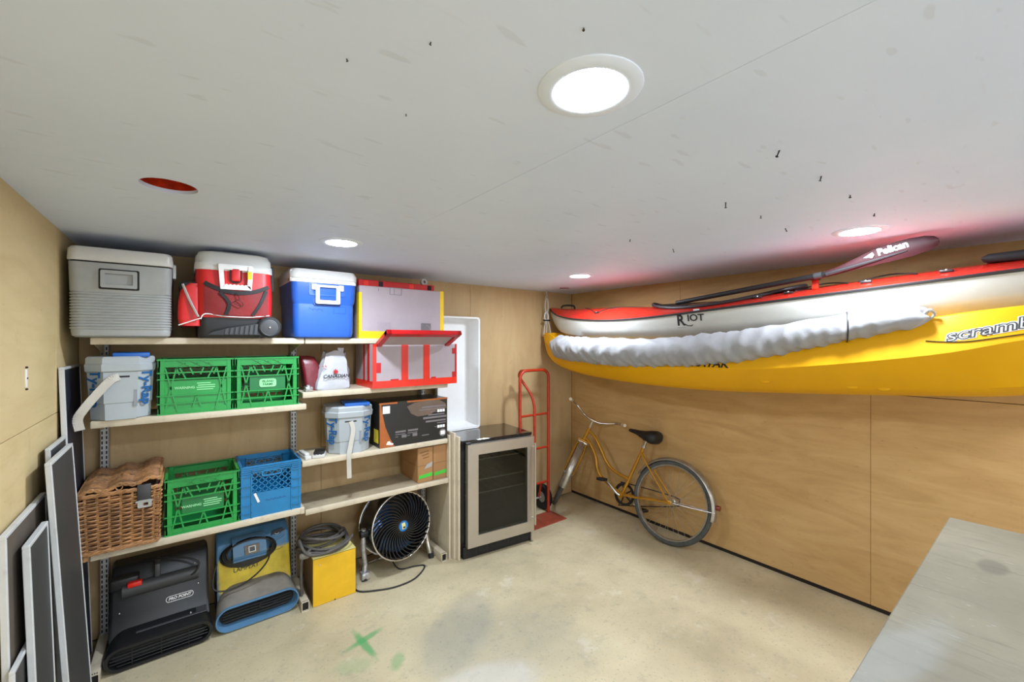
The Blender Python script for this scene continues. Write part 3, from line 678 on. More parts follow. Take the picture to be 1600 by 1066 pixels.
# ================================================================ CRATES
def side_M(k, w, d): return Matrix.Rotation(k * PI / 2, 4, 'Z') @ T(0, -(d if k % 2 == 0 else w) / 2, 0)
def green_crate(name, label, loc, rz, m, mdk, style, words):
    w, d, h = .316, .30, .282
    t = thing(name, label, 'crate', loc, rz, 'green milk crates')
    fb = MB().box(-w / 2 + .004, w / 2 - .004, -d / 2 + .004, d / 2 - .004, .004, .008)
    fb.build('crate_floor', mdk, t)
    for k in range(4):
        L = w if k % 2 == 0 else d; Mk = side_M(k, w, d); e = L / 2
        p = MB()
        for s in (-1, 1): p.rbox(s * e - (.030 if s > 0 else 0), s * e + (.030 if s < 0 else 0), 0, .012, 0, h, .003, 1, Mk)
        p.box(-e, e, .001, .010, h - .042, h - .004, Mk).box(-e, e, .001, .010, 0, .030, Mk)
        for z, hh in ((.0, .006), (.052, .006), (.092, .006), (.176, .006), (.208, .007), (h - .008, .008)): p.box(-e, e, -.0035, .010, z, z + hh, Mk)
        e2 = e - .03
        zz = [(-.9, .238, -.55, .18), (-.55, .238, -.85, .18), (.9, .238, .55, .18), (.55, .238, .85, .18), (-.55, .238, -.1, .02), (.55, .238, .1, .02)]
        zig = [(-1.0, .235, -.62, .012), (-.66, .235, -1.0, .03), (1.0, .235, .62, .012), (.66, .235, 1.0, .03), (-.55, .235, -.36, .18), (.55, .235, .36, .18), (-.22, .235, -.12, .20), (.22, .235, .12, .20), (-.14, .03, 0, .095), (.14, .03, 0, .095), (-.66, .235, -.56, .20), (.66, .235, .56, .20)]
        for (a, b, c, dd) in zig: p.bar((a * e2, .003, b), (c * e2, .003, dd), .0065, .010, (0, -1, 0), Mk)
        # raised crosses in the top band
        for c0 in (-.05, .0, .05):
            p.bar((c0 - .024, -.001, h - .040), (c0 + .024, -.001, h - .010), .004, .004, (0, -1, 0), Mk).bar((c0 - .024, -.001, h - .010), (c0 + .024, -.001, h - .040), .004, .004, (0, -1, 0), Mk)
        pan = p.build('crate_side', m, t, 30)
        z0, z1 = ((.004, .172) if style == 'half' else (.096, .176))
        hw = e - .03 if style == 'half' else e * .56
        MB().box(-hw, hw, .004, .008, z0, z1, Mk).build('sign_plate', mdk if style != 'half' else m, pan)
        if k == 0:
            if words == 'badge':
                MB().prism(rr(.084, .046, .012, 4, 0, .136), .001, .0045, M=Mk).build('white_badge', M_greentext, pan)
                letter('ISLAND', .017, Mk @ T(0, .0005, .145) @ FRONT, M_greendk, pan, bold=.0004); letter('FARMS', .017, Mk @ T(0, .0005, .128) @ FRONT, M_greendk, pan, bold=.0004)
            else:
                letter('WARNING', .017, Mk @ T(-.050, .003, .132) @ FRONT, M_greentext, pan, bold=.0005)
                for i, (a, b) in enumerate(((0.0, .07), (-.002, .08), (.004, .075), (.0, .06))):
                    MB().box(.0 + a, .0 + a + b, .0028, .0042, .118 + i * .011, .1225 + i * .011, Mk).build('printed_line', M_greentext, pan)
    return t
green_crate('green_milk_crate', 'green milk crate with half solid sides beside the grey bucket', (.052, 2.905, 1.226), 0, M_green, M_greendk, 'half', 'lines')
green_crate('green_milk_crate', 'green milk crate with white badge beside the plastic bag', (.3765, 2.905, 1.226), 0, M_green, M_greendk, 'open', 'badge')
green_crate('green_milk_crate', 'green milk crate with WARNING print between basket and blue crate', (.080, 2.905, .610), 0, M_green, M_greendk, 'open', 'lines')
def blue_crate():
    w, d, h = .300, .30, .29
    t = thing('blue_milk_crate', 'blue milk crate with diamond lattice windows beside the green crate', 'crate', (.3965, 2.905, .610))
    MB().box(-w / 2 + .004, w / 2 - .004, -d / 2 + .004, d / 2 - .004, .004, .008).build('crate_floor', M_bluecr, t)
    for k in range(4):
        L = w if k % 2 == 0 else d; Mk = side_M(k, w, d); e = L / 2; p = MB()
        p.box(-e, e, .002, .008, 0, .135, Mk).box(-e, e, .002, .008, h - .03, h, Mk)
        for s in (-1, 1):
            p.box(min(s * e, s * (e - .05)), max(s * e, s * (e - .05)), .002, .008, .13, h - .028, Mk)
            p.box(s * (e - .05) - .003, s * (e - .05) + .003, -.004, .008, 0, h - .02, Mk)
            p.box(s * (e - .006) - .006, s * (e - .006) + .006, -.001, .010, 0, h, Mk)
            for z in (.03, .075, .13, .18, .235): p.box(min(s * e, s * (e - .05)), max(s * e, s * (e - .05)), -.004, .003, z, z + .005, Mk)
        for z in (h - .008, h - .018, h - .030, h - .040): p.box(-e, e, -.004, .004, z, z + .005, Mk)
        x0, x1, z0, z1 = -e + .05, e - .05, .135, h - .036
        n = 6; st = (x1 - x0) / n
        for i in range(-6, n + 6):
            for sg in (1, -1):
                xa = x0 + i * st; xb = xa + sg * (z1 - z0); pa, pb = (xa, z0), (xb, z1)
                def cl(pa, pb):
                    (ax, az), (bx, bz) = pa, pb; t0, t1 = 0., 1.
                    dx = bx - ax
                    for lim, sgn in ((x0, 1), (x1, -1)):
                        da = (ax - lim) * sgn; db = (bx - lim) * sgn
                        if da < 0 and db < 0: return None
                        if da < 0: t0 = max(t0, da / (da - db))
                        if db < 0: t1 = min(t1, da / (da - db))
                    if t1 - t0 < .05: return None
                    return (ax + dx * t0, az + (bz - az) * t0), (ax + dx * t1, az + (bz - az) * t1)
                r = cl(pa, pb)
                if r: p.bar((r[0][0], .003, r[0][1]), (r[1][0], .003, r[1][1]), .0045, .006, (0, -1, 0), Mk)
        pan = p.build('crate_side', M_bluecr, t, 30)
        MB().ring(rr(.105, .036, .016, 4, 0, z1 - .014), rr(.090, .022, .010, 4, 0, z1 - .014), -.003, .009, 'y', Mk).build('hand_hole', M_bluecr, pan)
        if k == 0:
            MB().tube([(-.03 + i * .0055, .0012, .085 + .007 * math.sin(i * 2.1) * math.cos(i * .5)) for i in range(20)], .0012, 5, M=Mk).build('faint_script', M_bluedk, pan)
            MB().bar((-.085, -.001, .135), (-.065, -.001, .082), .012, .002, (0, -1, 0), Mk).build('paper_tag', M_white, pan)
    return t
blue_crate()
# ================================================================ BLACK PRINTED BOX
t = thing('printed_tool_box_carton', 'black and orange printed product carton on the shelf above cardboard boxes', 'box', (1.277, 2.752, .884), math.radians(0))
MB().rbox(-.255, .255, 0, .27, 0, .300, .003, 1).build('carton', M_boxblack, t)
MB().box(-.2555, .2555, -.0006, .012, .290, .3012).build('orange_top_edge', M_boxorange, t)
MB().box(-.13, -.06, -.0012, .12, .274, .3025).build('dark_tape', M_boxblack, t)
MB().prism([(-.2535, .002), (-.150, .002), (-.178, .05), (-.215, .14), (-.236, .235), (-.243, .29), (-.2535, .29)], -.0012, .0005).build('orange_swoosh', M_boxorange, t)
MB().prism([(-.06, .262), (.0, .285), (.10, .293), (.19, .287), (.24, .26), (.245, .225), (.16, .215), (.12, .19), (.02, .185), (-.03, .21)], -.0010, .0005).build('product_picture', M_boxbrown, t)
for i, (x, z, ww, hh) in enumerate(((.05, .24, .19, .010), (.03, .225, .20, .006), (.10, .182, .13, .008), (.06, .160, .185, .014), (.08, .135, .16, .012), (.17, .120, .07, .006), (-.145, .09, .075, .012), (-.055, .09, .075, .012), (-.145, .076, .07, .005), (-.055, .076, .07, .005), (-.10, .052, .035, .020), (-.02, .052, .035, .020), (-.145, .06, .02, .005), (-.06, .06, .02, .005), (.05, .045, .055, .006), (.12, .205, .05, .004), (.15, .095, .04, .004))):
    MB().box(x, x + ww, -.0018, -.0004, z, z + hh).build('printed_text_line', M_print, t)
for z in (.212, .098):
    for i in range(3): MB().rbox(.172 + i * .021, .190 + i * .021, -.002, -.0004, z - .012, z + .008, .001, 1).build('printed_icon', M_white, t)
MB().prism([(.215 + .027 * math.cos(2 * PI * i / 24), .048 + .027 * math.sin(2 * PI * i / 24)) for i in range(24)], -.0016, -.0004).build('round_badge', M_print, t)
MB().rbox(.198, .232, -.0024, -.001, .034, .062, .001, 1).build('badge_square', M_white, t)
MB().rbox(-.233, -.183, -.0018, -.0002, .228, .278, .001, 1).build('white_label', M_white, t)
MB().prism([(-.21, .02), (-.165, .012), (-.158, .022), (-.178, .03), (-.185, .042), (-.2, .04)], -.0022, -.0008).build('white_mark', M_white, t)
MB().box(-.2562, -.2545, .01, .12, .12, .29).build('side_panel', M_boxblack, t); MB().box(-.2564, -.2545, .02, .10, .03, .12).build('side_picture', M_boxyel, t)
# small things on the same shelf
t = thing('white_bracket', 'small white plastic bracket on the shelf end beside grey bucket', 'bracket', (.586, 2.79, .884), .10)
MB().rbox(-.018, .018, -.035, .14, 0, .022, .004).rbox(-.016, .012, -.02, .10, .02, .038, .006).build('bracket', M_whiteplastic, t)
t = thing('small_charger', 'small black and white gadget lying on shelf beside grey bucket', 'gadget', (.660, 2.80, .884), -.35)
MB().rbox(-.035, .035, -.045, .05, 0, .020, .004).build('white_case', M_whiteplastic, t); MB().rbox(-.03, .03, -.025, .06, .018, .036, .005).build('black_cover', M_blackplas, t)
for i in range(3): MB().rbox(-.026 + i * .018, -.014 + i * .018, -.040, -.030, .019, .024, .001, 1).build('button', M_darkgrey, t)
# ================================================================ CARDBOARD BOXES
def carton(label, loc, w, d, h, marks):
    t = thing('cardboard_box', label, 'box', loc, 0, 'cardboard boxes on the lowest shelf')
    MB().rbox(-w / 2, w / 2, 0, d, 0, h, .003, 1).build('box', M_cardb, t)
    MB().box(-w / 2 - .0006, w / 2 + .0006, -.0006, d, h * .485, h * .49).build('flap_seam', M_marker, t)
    MB().prism([(-w / 2 + .006, .028), (w / 2 - .006, .036), (w / 2 - .004, .062), (-w / 2 + .01, .052)], -.0012, .0002).build('green_stroke', M_greenpaint, t)
    if marks:
        for i in range(3): MB().tube([(-.042 + .012 * i + k * .0035, -.001, h - .035 - i * .02 + k * .0006 + .006 * math.sin(k * 2.3 + i) * math.cos(k * .9)) for k in range(20 - 3 * i)], .0011, 5).build('marker_scribble', M_marker, t)
        MB().prism([(-.01, h * .38), (.05, h * .42), (.055, h * .56), (.01, h * .5)], -.0012, .0002).build('grey_tape', M_steelgrey, t)
carton('cardboard box with marker writing and green stroke on low shelf', (1.362, 2.765, .592), .118, .28, .246, True)
carton('cardboard box with a bold green stroke next to shelf end boards', (1.482, 2.772, .592), .110, .275, .246, False)
# ================================================================ WICKER BASKET
def basket():
    w, d, h = .265, .33, .275
    t = thing('wicker_basket', 'brown wicker picnic basket with woven lid and black strap', 'basket', (-.2365, 2.872, .612))
    MB().stack([(w - .022, d - .022, .01, .012), (w + .004, d + .004, .01, h)]).build('shade_backing', M_wickerD, t)  # dark box behind the weave, standing in for shade between strands
    def wall(k):
        Mk = Matrix.Rotation(k * PI / 2, 4, 'Z'); m_ = MB(); L0 = w if k % 2 == 0 else d; D0 = d if k % 2 == 0 else w
        rows = 25; ns = 7 if k % 2 == 0 else 8
        for r in range(rows):
            z = .014 + (h - .022) * r / rows; f = 1 + .07 * z / h; L = L0 * f; D = D0 * f; pts = []
            for i in range(ns * 4 + 1):
                s = i / (ns * 4); x = -L / 2 + L * s
                y = -D / 2 - .0065 * math.sin(PI * (s * ns + .5) + PI * (r % 2)) + random.uniform(-.0007, .0007)
                pts.append((x, y, z + random.uniform(-.0012, .0012) + .0016 * math.sin(s * 9 + r)))
            m_.tube(pts, .0048, 5, M=Mk)
        o = m_.build(('front_weave', 'side_weave', 'back_weave', 'side_weave')[k], M_wicker, t, 60)
        st = MB()
        for i in range(ns):
            s = (i + .5) / ns
            st.cyl((-L0 / 2 + L0 * s, -D0 / 2, .01), ((-L0 / 2 + L0 * s) * 1.07, -D0 * 1.07 / 2, h), .005, n=6, M=Mk)
        st.build('stakes', M_wickerL, o)
    for k in range(4): wall(k)
    # braided rim and foot band, as twisted strands
    for (z, f, nm) in ((h + .004, 1.075, 'rim'), (.014, 1.01, 'base_band')):
        m_ = MB(); loop = rr(w * f + .006, d * f + .006, .02, 4); N_ = 120; per = []
        tot = sum(math.dist(a, b) for a, b in zip(loop, loop[1:] + loop[:1])); acc = 0; seg = list(zip(loop, loop[1:] + loop[:1]))
        pts = []
        for a, b in seg:
            l = math.dist(a, b); n = max(1, int(l / tot * N_))
            for i in range(n): pts.append((a[0] + (b[0] - a[0]) * i / n, a[1] + (b[1] - a[1]) * i / n))
        for ph in (0, 2.1, 4.2):
            m_.tube([(x * (1 + .012 * math.cos(i * .8 + ph)), y * (1 + .012 * math.cos(i * .8 + ph)), z + .006 * math.sin(i * .8 + ph)) for i, (x, y) in enumerate(pts)], .0055, 6, closed=True)
        m_.build(nm, M_wickerL, t, 60)
    for sx in (-1, 1):
        for sy in (-1, 1): MB().cyl((sx * .125, sy * .145, -.022 if sx < 0 and sy < 0 else 0), (sx * .125, sy * .145, .03), .012, n=10).build('peg_foot', M_wickerL, t)
    # lid: rows of cane running across, rippled, tilted up to the right
    W, D = .276, .352
    def lz(x, y): return h + .022 + .028 * (x / W + .5) + .012 * (y / D + .5) + .008 * math.cos(2 * PI * x / .105)
    lm = MB()
    for r in range(34):
        y = -D / 2 + D * r / 33
        if r in (13, 14, 15):
            parts = ((-.5, -.10), (-.02, .06), (.15, .5))
        else: parts = ((-.5, .5),)
        for (a, b) in parts:
            lm.tube([(W * (a + (b - a) * i / 24), y, lz(W * (a + (b - a) * i / 24), y) + .003 * math.sin(i * 1.6 + r * PI)) for i in range(25)], .0062, 5)
    lid = lm.build('lid', M_wicker, t, 60)
    bk = MB(); n = 14
    bk.loft([[(W * (i / n - .5) * .98, sy * D * .49, lz(W * (i / n - .5), sy * D * .49) - .006) for i in range(n + 1)] for sy in (-1, 1)], False, False, closed=False)
    bk.build('lid_underside', M_wickerD, lid)
    fr = MB()
    for ph in (0, PI):
        pts = [(-W / 2 + W * i / 40, -D / 2 - .004) for i in range(41)] + [(W / 2 + .004, -D / 2 + D * i / 40) for i in range(41)] + [(W / 2 - W * i / 40, D / 2 + .004) for i in range(41)] + [(-W / 2 - .004, D / 2 - D * i / 40) for i in range(41)]
        fr.tube([(x, y, lz(x, y) - .003 + .005 * math.sin(i * .9 + ph)) for i, (x, y) in enumerate(pts)], .0062, 6, closed=True)
    fr.build('lid_rim', M_wickerL, lid, 60)
    MB().tube([(-.005 + .012 * math.cos(a), -D / 2 - .004, h + .03 + .016 * math.sin(a)) for a in [i * 2 * PI / 12 for i in range(12)]], .003, 6, closed=True).build('hinge_loop', M_wickerL, lid)
    MB().rbox(.058, .110, -.189, -.178, .222, .300, .004).build('strap_flap', M_darkgrey, t)
    MB().ring(rr(.052, .036, .006, 3, .086, .208), rr(.018, .014, .003, 3, .090, .206), -.192, -.184, 'y').rbox(.052, .116, -.191, -.185, .214, .224, .002, 1).build('buckle', M_steelgrey, t)
basket()
# ================================================================ AIR MOVERS
def stad(w, h, n=8, cx=0, cz=0): return rr(w, h, h / 2 - 1e-4, n, cx, cz)
def mover_body(w, prof, m, t, inset=.018):
    cy = sum(p[0] for p in prof) / len(prof); cz = sum(p[1] for p in prof) / len(prof)
    rings = []
    for (x, f) in ((-w / 2, 1 - inset * 6), (-w / 2 + .004, 1 - inset * 2.5), (-w / 2 + .014, 1), (w / 2 - .014, 1), (w / 2 - .004, 1 - inset * 2.5), (w / 2, 1 - inset * 6)):
        rings.append([(x, cy + (p[0] - cy) * f, cz + (p[1] - cz) * f) for p in prof])
    return MB().loft(rings).build('housing', m, t, 32)
def push_back(t, dy):
    for c in t.children:
        if not c.name.startswith('outlet'): c.location.y += dy
def black_mover():
    w = .405
    t = thing('black_air_mover', 'black plastic air mover blower on the floor under the basket', 'air mover', (-.0915, 2.765, 0), math.radians(1))
    prof = [(.055, .02), (.05, .10), (.075, .135), (.105, .20), (.135, .30), (.160, .385), (.20, .425), (.265, .435), (.30, .40), (.318, .25), (.31, .02)]
    b = mover_body(w, prof, M_blowblack, t)
    # outlet nozzle: rounded-end slot
    rings = [[(x, y, z) for x, z in stad(ww, hh, 8, 0, zz)] for (y, ww, hh, zz) in ((.14, .395, .140, .080), (.07, .42, .132, .074), (.012, .43, .118, .064), (.0, .425, .112, .062), (.0, .395, .086, .062), (.05, .375, .07, .064))]
    o = MB().loft(rings, True, False).build('outlet', M_blowblack, t, 40)
    MB().prism(stad(.38, .075, 8, 0, .063), .048, .052).build('outlet_dark', M_slotdark, o)
    for i in range(5):
        z = .032 + i * .0155; hw = .19 if 0 < i < 4 else .165
        MB().cyl((-hw, .006, z), (hw, .006, z), .0022, n=6).build('grille_bar', M_blackplas, o)
    for x in (-.11, 0, .11): MB().cyl((x, .005, .022), (x, .005, .104), .0022, n=6).build('grille_post', M_blackplas, o)
    MB().rbox(-.10, .19, -.01, .05, -.0, .006, .002, 1, T(0, .070, .134) @ Matrix.Rotation(.12, 4, 'X')).build('top_plate', M_darkgrey, o)
    MB().box(-.19, .19, .03, .30, 0, .022).build('skid', M_blackplas, t)
    # control bulge / handle
    hm = MB().loft([[(x, y, z) for y, z in [(.118 + .030 * math.cos(a) - .01, .325 + .036 * math.sin(a)) for a in [2 * PI * k / 18 for k in range(18)]]] for x in (-.155, -.150, .150, .155)])
    hb = hm.build('handle_housing', M_darkgrey, t)
    MB().rbox(-.03, -.006, .10, .20, .345, .425, .006).build('handle_strap', M_darkgrey, hb)
    MB().rbox(-.205, -.09, .10, .16, .335, .395, .012, 3).build('switch_box', M_blackplas, hb)
    MB().rbox(-.135, -.078, .074, .108, .348, .372, .006).build('switch', M_red, hb)
    MB().tube(smooth([(-.08, .19, .43), (.02, .14, .432), (.10, .105, .42), (.155, .085, .385), (.14, .078, .34), (.10, .09, .32)], 6), .005, 8).build('cord', M_cord, t)
    for (x, y, z) in ((-.165, .098, .225), (.155, .106, .262), (.14, .115, .375), (.12, .045, .142), (-.125, .022, .125)): MB().sphere((x, y, z), .0045, 6).build('screw', M_screw, t)
    # badge on the sloped face: face runs (.105,.20)->(.135,.30)
    Mb = T(.075, .1065, .218) @ Matrix.Rotation(-math.atan2(.03, .10), 4, 'X') @ FRONT
    MB().ring(rr(.118, .030, .014, 6), rr(.112, .024, .011, 6), 0, .0012, 'z', Mb).build('badge_outline', M_white, t)
    letter('PRO POINT', .0185, Mb @ T(0, 0, .001), M_white, t, bold=.0008, shear=.2)
    push_back(t, .035)
black_mover()
def blue_mover():
    w = .375
    t = thing('blue_air_mover', 'dusty blue air mover blower with yellow sprayed front on the floor', 'air mover', (.337, 2.775, 0), math.radians(1))
    prof = [(.06, .02), (.055, .11), (.085, .15), (.105, .22), (.125, .32), (.150, .41), (.20, .455), (.255, .46), (.285, .42), (.30, .25), (.295, .02)]
    mover_body(w, prof, M_patch, t)
    rings = [[(x, y, z) for x, z in stad(ww, hh, 9, 0, zz)] for (y, ww, hh, zz) in ((.175, .37, .190, .104), (.09, .395, .165, .090), (.03, .408, .142, .075), (.012, .410, .134, .072))]
    o = MB().loft(rings, True, False).build('outlet_shroud', M_dust, t, 40)
    MB().loft([[(x, y, z) for x, z in stad(ww, hh, 9, 0, .072)] for (y, ww, hh) in ((.014, .411, .132), (.004, .413, .134), (.0, .409, .130), (.0, .397, .118), (.012, .390, .110), (.05, .37, .09))], False, False).build('outlet_rim', M_blowblue, o, 50)
    MB().prism(stad(.375, .094, 9, 0, .072), .050, .054).build('outlet_dark', M_slotdark, o)
    for i in range(4):
        z = .05 + i * .016; hw = .17
        MB().tube(smooth([(-hw, .03, z), (-.06, .028, z + .002), (.06, .028, z - .002), (hw, .03, z)], 4), .004, 6).build('grille_bar', M_blackplas, o)
    MB().tube(smooth([(.02, .022, .105), (.0, .018, .085), (.03, .016, .07), (.09, .02, .078), (.12, .024, .10)], 5), .0022, 6).build('loose_wire', M_cord, o)
    for x in (-.10, .10): MB().rbox(x - .02, x + .02, .05, .07, .146, .156, .003).build('white_scuff_clip', M_steelgrey, o)
    MB().box(-.185, .185, .04, .31, 0, .022).build('skid', M_blackplas, t)
    # control housing
    cm = MB().loft([[(x, y, z) for y, z in ((.13, .31), (.060, .335), (.052, .36), (.075, .40), (.09, .425), (.15, .44))] for x in (-.115, -.108, .045, .052)])
    c = cm.build('control_housing', M_blowblue, t, 25)
    MB().rbox(-.115, .05, .05, .075, .33, .342, .003).build('housing_lip', M_blowblue, c)
    Mc = T(-.022, .062, .382) @ Matrix.Rotation(-.5, 4, 'X')
    MB().rbox(-.038, .038, -.004, .006, -.026, .026, .004, 2, Mc).build('switch_plate', M_dust, c)
    MB().ring(rr(.036, .034, .003, 3), rr(.026, .024, .002, 3), -.010, -.003, 'y', Mc).build('switch_frame', M_whiteplastic, c); MB().rbox(-.012, .012, -.009, -.002, -.011, .011, .002, 1, Mc).build('switch', M_darkgrey, c)
    m_ = MB()
    for k in range(7):
        a0 = .020 * random.uniform(-1, 1); rx = .115 + .004 * k; rz = .058 + .003 * k
        m_.tube([(-.03 + a0 * .4 + rx * math.cos(a), .066 + .006 * k - .03 * math.sin(a) * .2 + (.02 if math.sin(a) > 0 else 0), .375 + rz * math.sin(a) - .004 * k) for a in [2 * PI * i / 28 for i in range(28)]], .0055, 6, closed=True)
    m_.build('wound_cord', M_cord, t, 60)
    MB().tube(smooth([(.075, .058, .36), (.055, .040, .30), (.0, .032, .245), (-.08, .03, .205), (-.155, .03, .20), (-.205, .04, .22), (-.21, .06, .27), (-.19, .08, .34)], 7), .0045, 8).build('hanging_cord', M_cord, t)
    # swirl logo and text on the face
    def face_y(z): return interp([(a[1], a[0]) for a in prof[2:7]], z)[0] - .0025
    for k in range(5):
        pts = []
        for i in range(9):
            a = math.radians(205 + i * 15); r = .012 + .0085 * k
            x, z = .122 + r * 1.15 * math.cos(a), .405 + .008 + r * math.sin(a); pts.append((x, face_y(z), z))
        MB().tube(pts, .0018, 5).build('swirl_line', M_frame if k == 0 else M_blowblue, t)
    MB().prism([(.085, .40), (.13, .398), (.165, .415), (.15, .43), (.10, .425)], face_y(.41) - .001, face_y(.41) + .004).build('logo_patch', M_navy, t)
    letter('LAMPEAT', .034, T(-.045, face_y(.255) - .001, .262) @ Matrix.Rotation(-.17, 4, 'X') @ FRONT, M_ink, t, 'marker_writing', sx=.9)
    MB().tube([(.05 + i * .02, face_y(.30) , .305 + .004 * math.sin(i * 3) + i * .003) for i in range(6)], .0012, 5).build('scratch_mark', M_ink, t)
    push_back(t, .05)
blue_mover()
# ================================================================ YELLOW HEATER BOX + CABLE
t = thing('yellow_power_box', 'yellow metal box with brown sides standing on the floor', 'metal box', (.735, 2.73, 0))
MB().rbox(-.122, .122, .006, .26, .004, .282, .004, 1).build('body', M_brownsteel, t)
MB().rbox(-.126, .126, .0, .008, .0, .290, .003, 1).build('front_plate', M_yelmetal, t)
MB().rbox(-.126, .126, .0, .262, .282, .290, .002, 1).build('top_plate', M_paleyel, t)
for x in (.0, -.09): MB().sphere((x, -.001, .006 if x == 0 else .245), .004, 6).build('screw', M_nail if x == 0 else M_whiteplastic, t)
t = thing('coiled_cable', 'thick grey coiled electrical cable heaped on the yellow box', 'cable', (.705, 2.88, .290))
pts = []
for k in range(7):
    rx = .135 + random.uniform(-.025, .02); ry = .12 + random.uniform(-.02, .02); ox, oy = random.uniform(-.02, .02), random.uniform(-.02, .02); tl = random.uniform(-.15, .15)
    for i in range(18):
        a = 2 * PI * i / 18
        pts.append((ox + rx * math.cos(a), oy + ry * math.sin(a), max(.0095, .014 + k * .0125 + tl * .1 * math.cos(a) + .008 * math.sin(2 * a + k))))
MB().tube(smooth(pts, 3), .0085, 8).build('coil', M_cable, t, 60)
MB().tube(smooth([(-.09, -.10, .05), (-.13, -.12, .03), (-.150, -.11, .0), (-.151, -.10, -.10), (-.146, -.09, -.223)], 6), .0085, 8).build('cable_tail', M_cable, t)
MB().tube(smooth([(-.155, -.06, .10), (-.13, -.14, .04), (-.04, -.165, .025), (.09, -.15, .045), (.15, -.10, .06)], 6), .0085, 8).build('cable_loop', M_cable, t)
MB().loft([[(x, y, z) for y, z in rr(.034 * s, .034 * s, .012, 4, -.12, .022)] for x, s in ((-.165, .6), (-.155, 1), (-.12, 1.0), (-.10, .6))]).build('plug', M_dust, t)
MB().rbox(-.098, -.06, -.128, -.112, .014, .030, .004).build('plug_band', M_whiteplastic, t)
# ================================================================ DRUM FAN
def fan():
    t = thing('drum_fan', 'round black drum fan with chrome ring and spiral grille on the floor', 'fan', (1.19, 2.87, 0), 0)
    fd = Vector((.12, -.975, .12)).normalized(); zx = fd; xx = Vector((0, 0, 1)).cross(zx).normalized(); yy = zx.cross(xx)
    Mh = Matrix(((xx.x, yy.x, zx.x, .005), (xx.y, yy.y, zx.y, -.085), (xx.z, yy.z, zx.z, .320), (0, 0, 0, 1)))
    R = .222
    MB().lathe([(R * .97, -.012), (R * .985, -.05), (R * .985, -.185), (R * .93, -.20), (R * .90, -.20), (R * .95, -.18), (R * .95, -.012)], 48, Mh, True).build('drum', M_fanblack, t)
    ring = MB().tube([tuple(Mh @ Vector((R * math.cos(a), R * math.sin(a), 0))) for a in [2 * PI * i / 56 for i in range(56)]], .007, 8, closed=True).build('front_ring', M_chrome, t, 60)
    MB().tube([tuple(Mh @ Vector((R * math.cos(a), R * math.sin(a), -.19))) for a in [2 * PI * i / 56 for i in range(56)]], .008, 8, closed=True).build('rear_ring', M_chrome, t, 60)
    m_ = MB()
    pl = []
    for i in range(9):
        s = i / 8; r = .036 + (R - .040) * s; a = .95 * (s ** 1.25)
        pl.append((r * math.cos(a), r * math.sin(a), .004 + .012 * (1 - s)))
    for a, b in zip(pl, pl[1:]): m_.bar(a, b, .0055, .014, (0, 0, 1))
    me = m_.mesh('grille_bar', M_fanblack, 40)
    for k in range(34): link('grille_bar', me, t, Mh @ Matrix.Rotation(2 * PI * k / 34, 4, 'Z'))
    MB().lathe([(.0, .0), (R * .94, -.006), (R * .94, -.010), (.0, -.004)], 40, Mh @ T(0, 0, -.13)).build('back_plate', M_slotdark, t)
    mb = MB(); bl = []
    for i in range(7):
        s = i / 6; r = .045 + .15 * s
        bl.append((r * math.cos(.5 * s), r * math.sin(.5 * s)))
    for k in range(3):
        a = 2 * PI * k / 3; rings = []
        for (x, y) in bl:
            rr_ = math.hypot(x, y); th = math.atan2(y, x); wv = .28 + .45 * min(1, rr_ / .2)
            rings.append([(rr_ * math.cos(th + a + f * wv), rr_ * math.sin(th + a + f * wv), -.075 + f * .035 + dz) for f, dz in ((-1, 0), (0, .003), (1, 0), (0, -.001))])
        MB().loft(rings, M=Mh).build('fan_blade', M_steelblue, t)
    MB().lathe([(.0, .020), (.036, .018), (.040, .010), (.040, .0), (.0, .0)], 28, Mh).build('hub_cap', M_bluehub, t)
    MB().rbox(-.014, .014, -.021, .021, .020, .0225, .002, 1, Mh @ Matrix.Rotation(.12, 4, 'Z')).build('hub_label', M_paleyel, t)
    MB().rbox(-.006, .012, -.016, -.004, .0222, .0235, .001, 1, Mh).build('label_mark', M_ink, t)
    # motor behind
    MB().cyl(tuple(Mh @ Vector((0, 0, -.20))), tuple(Mh @ Vector((0, 0, -.12))), .05, n=20).build('motor', M_blackplas, t)
    # stand: tube from each side down to feet, joined by a rear cross tube
    for s, nm in ((-1, 'left'), (1, 'right')):
        pv = Mh @ Vector((s * (R + .016), 0, -.09)); foot = Vector((s * .245 + .005, -.03, .018))
        MB().tube(smooth([tuple(pv + Vector((0, .0, .03))), tuple(pv), tuple(pv + Vector((s * .004, -.005, -.10))), tuple(foot + Vector((-s * .012, .02, .08))), tuple(foot)], 6), .017, 12).build('stand_leg', M_plasticwrap if s < 0 else M_chrome, t)
        MB().cyl((foot.x, foot.y - .012, 0), (foot.x, foot.y, .03), .020, n=12).build('foot_cap', M_blackrub, t)
        MB().cyl(tuple(pv - Vector((s * .03, 0, 0))), tuple(pv + Vector((s * .022, 0, 0))), .026, n=14).build('pivot_knob', M_blackplas, t)
    MB().tube(smooth([(-.24, -.03, .018), (-.20, .12, .018), (.0, .15, .018), (.20, .12, .018), (.25, -.03, .018)], 6), .013, 10).build('base_tube', M_chrome, t)
    MB().rbox(-.262, -.205, -.055, .005, .0, .055, .014, 2).build('plastic_wrapping', M_plasticwrap, t)
    MB().tube(smooth([(-.02, .05, .12), (-.03, .0, .05), (.0, -.06, .008), (.10, -.085, .006), (.155, -.115, .006), (.12, -.17, .006), (.02, -.235, .006), (-.10, -.245, .006), (-.20, -.215, .006), (-.31, -.15, .006), (-.325, -.05, .006)], 7), .005, 8).build('power_cord', M_cord, t)
    for dx in (0, .006): MB().cyl((.155 + dx, -.112, .006), (.163 + dx, -.14, .006), .0015, n=6).build('plug_pin', M_screw, t)
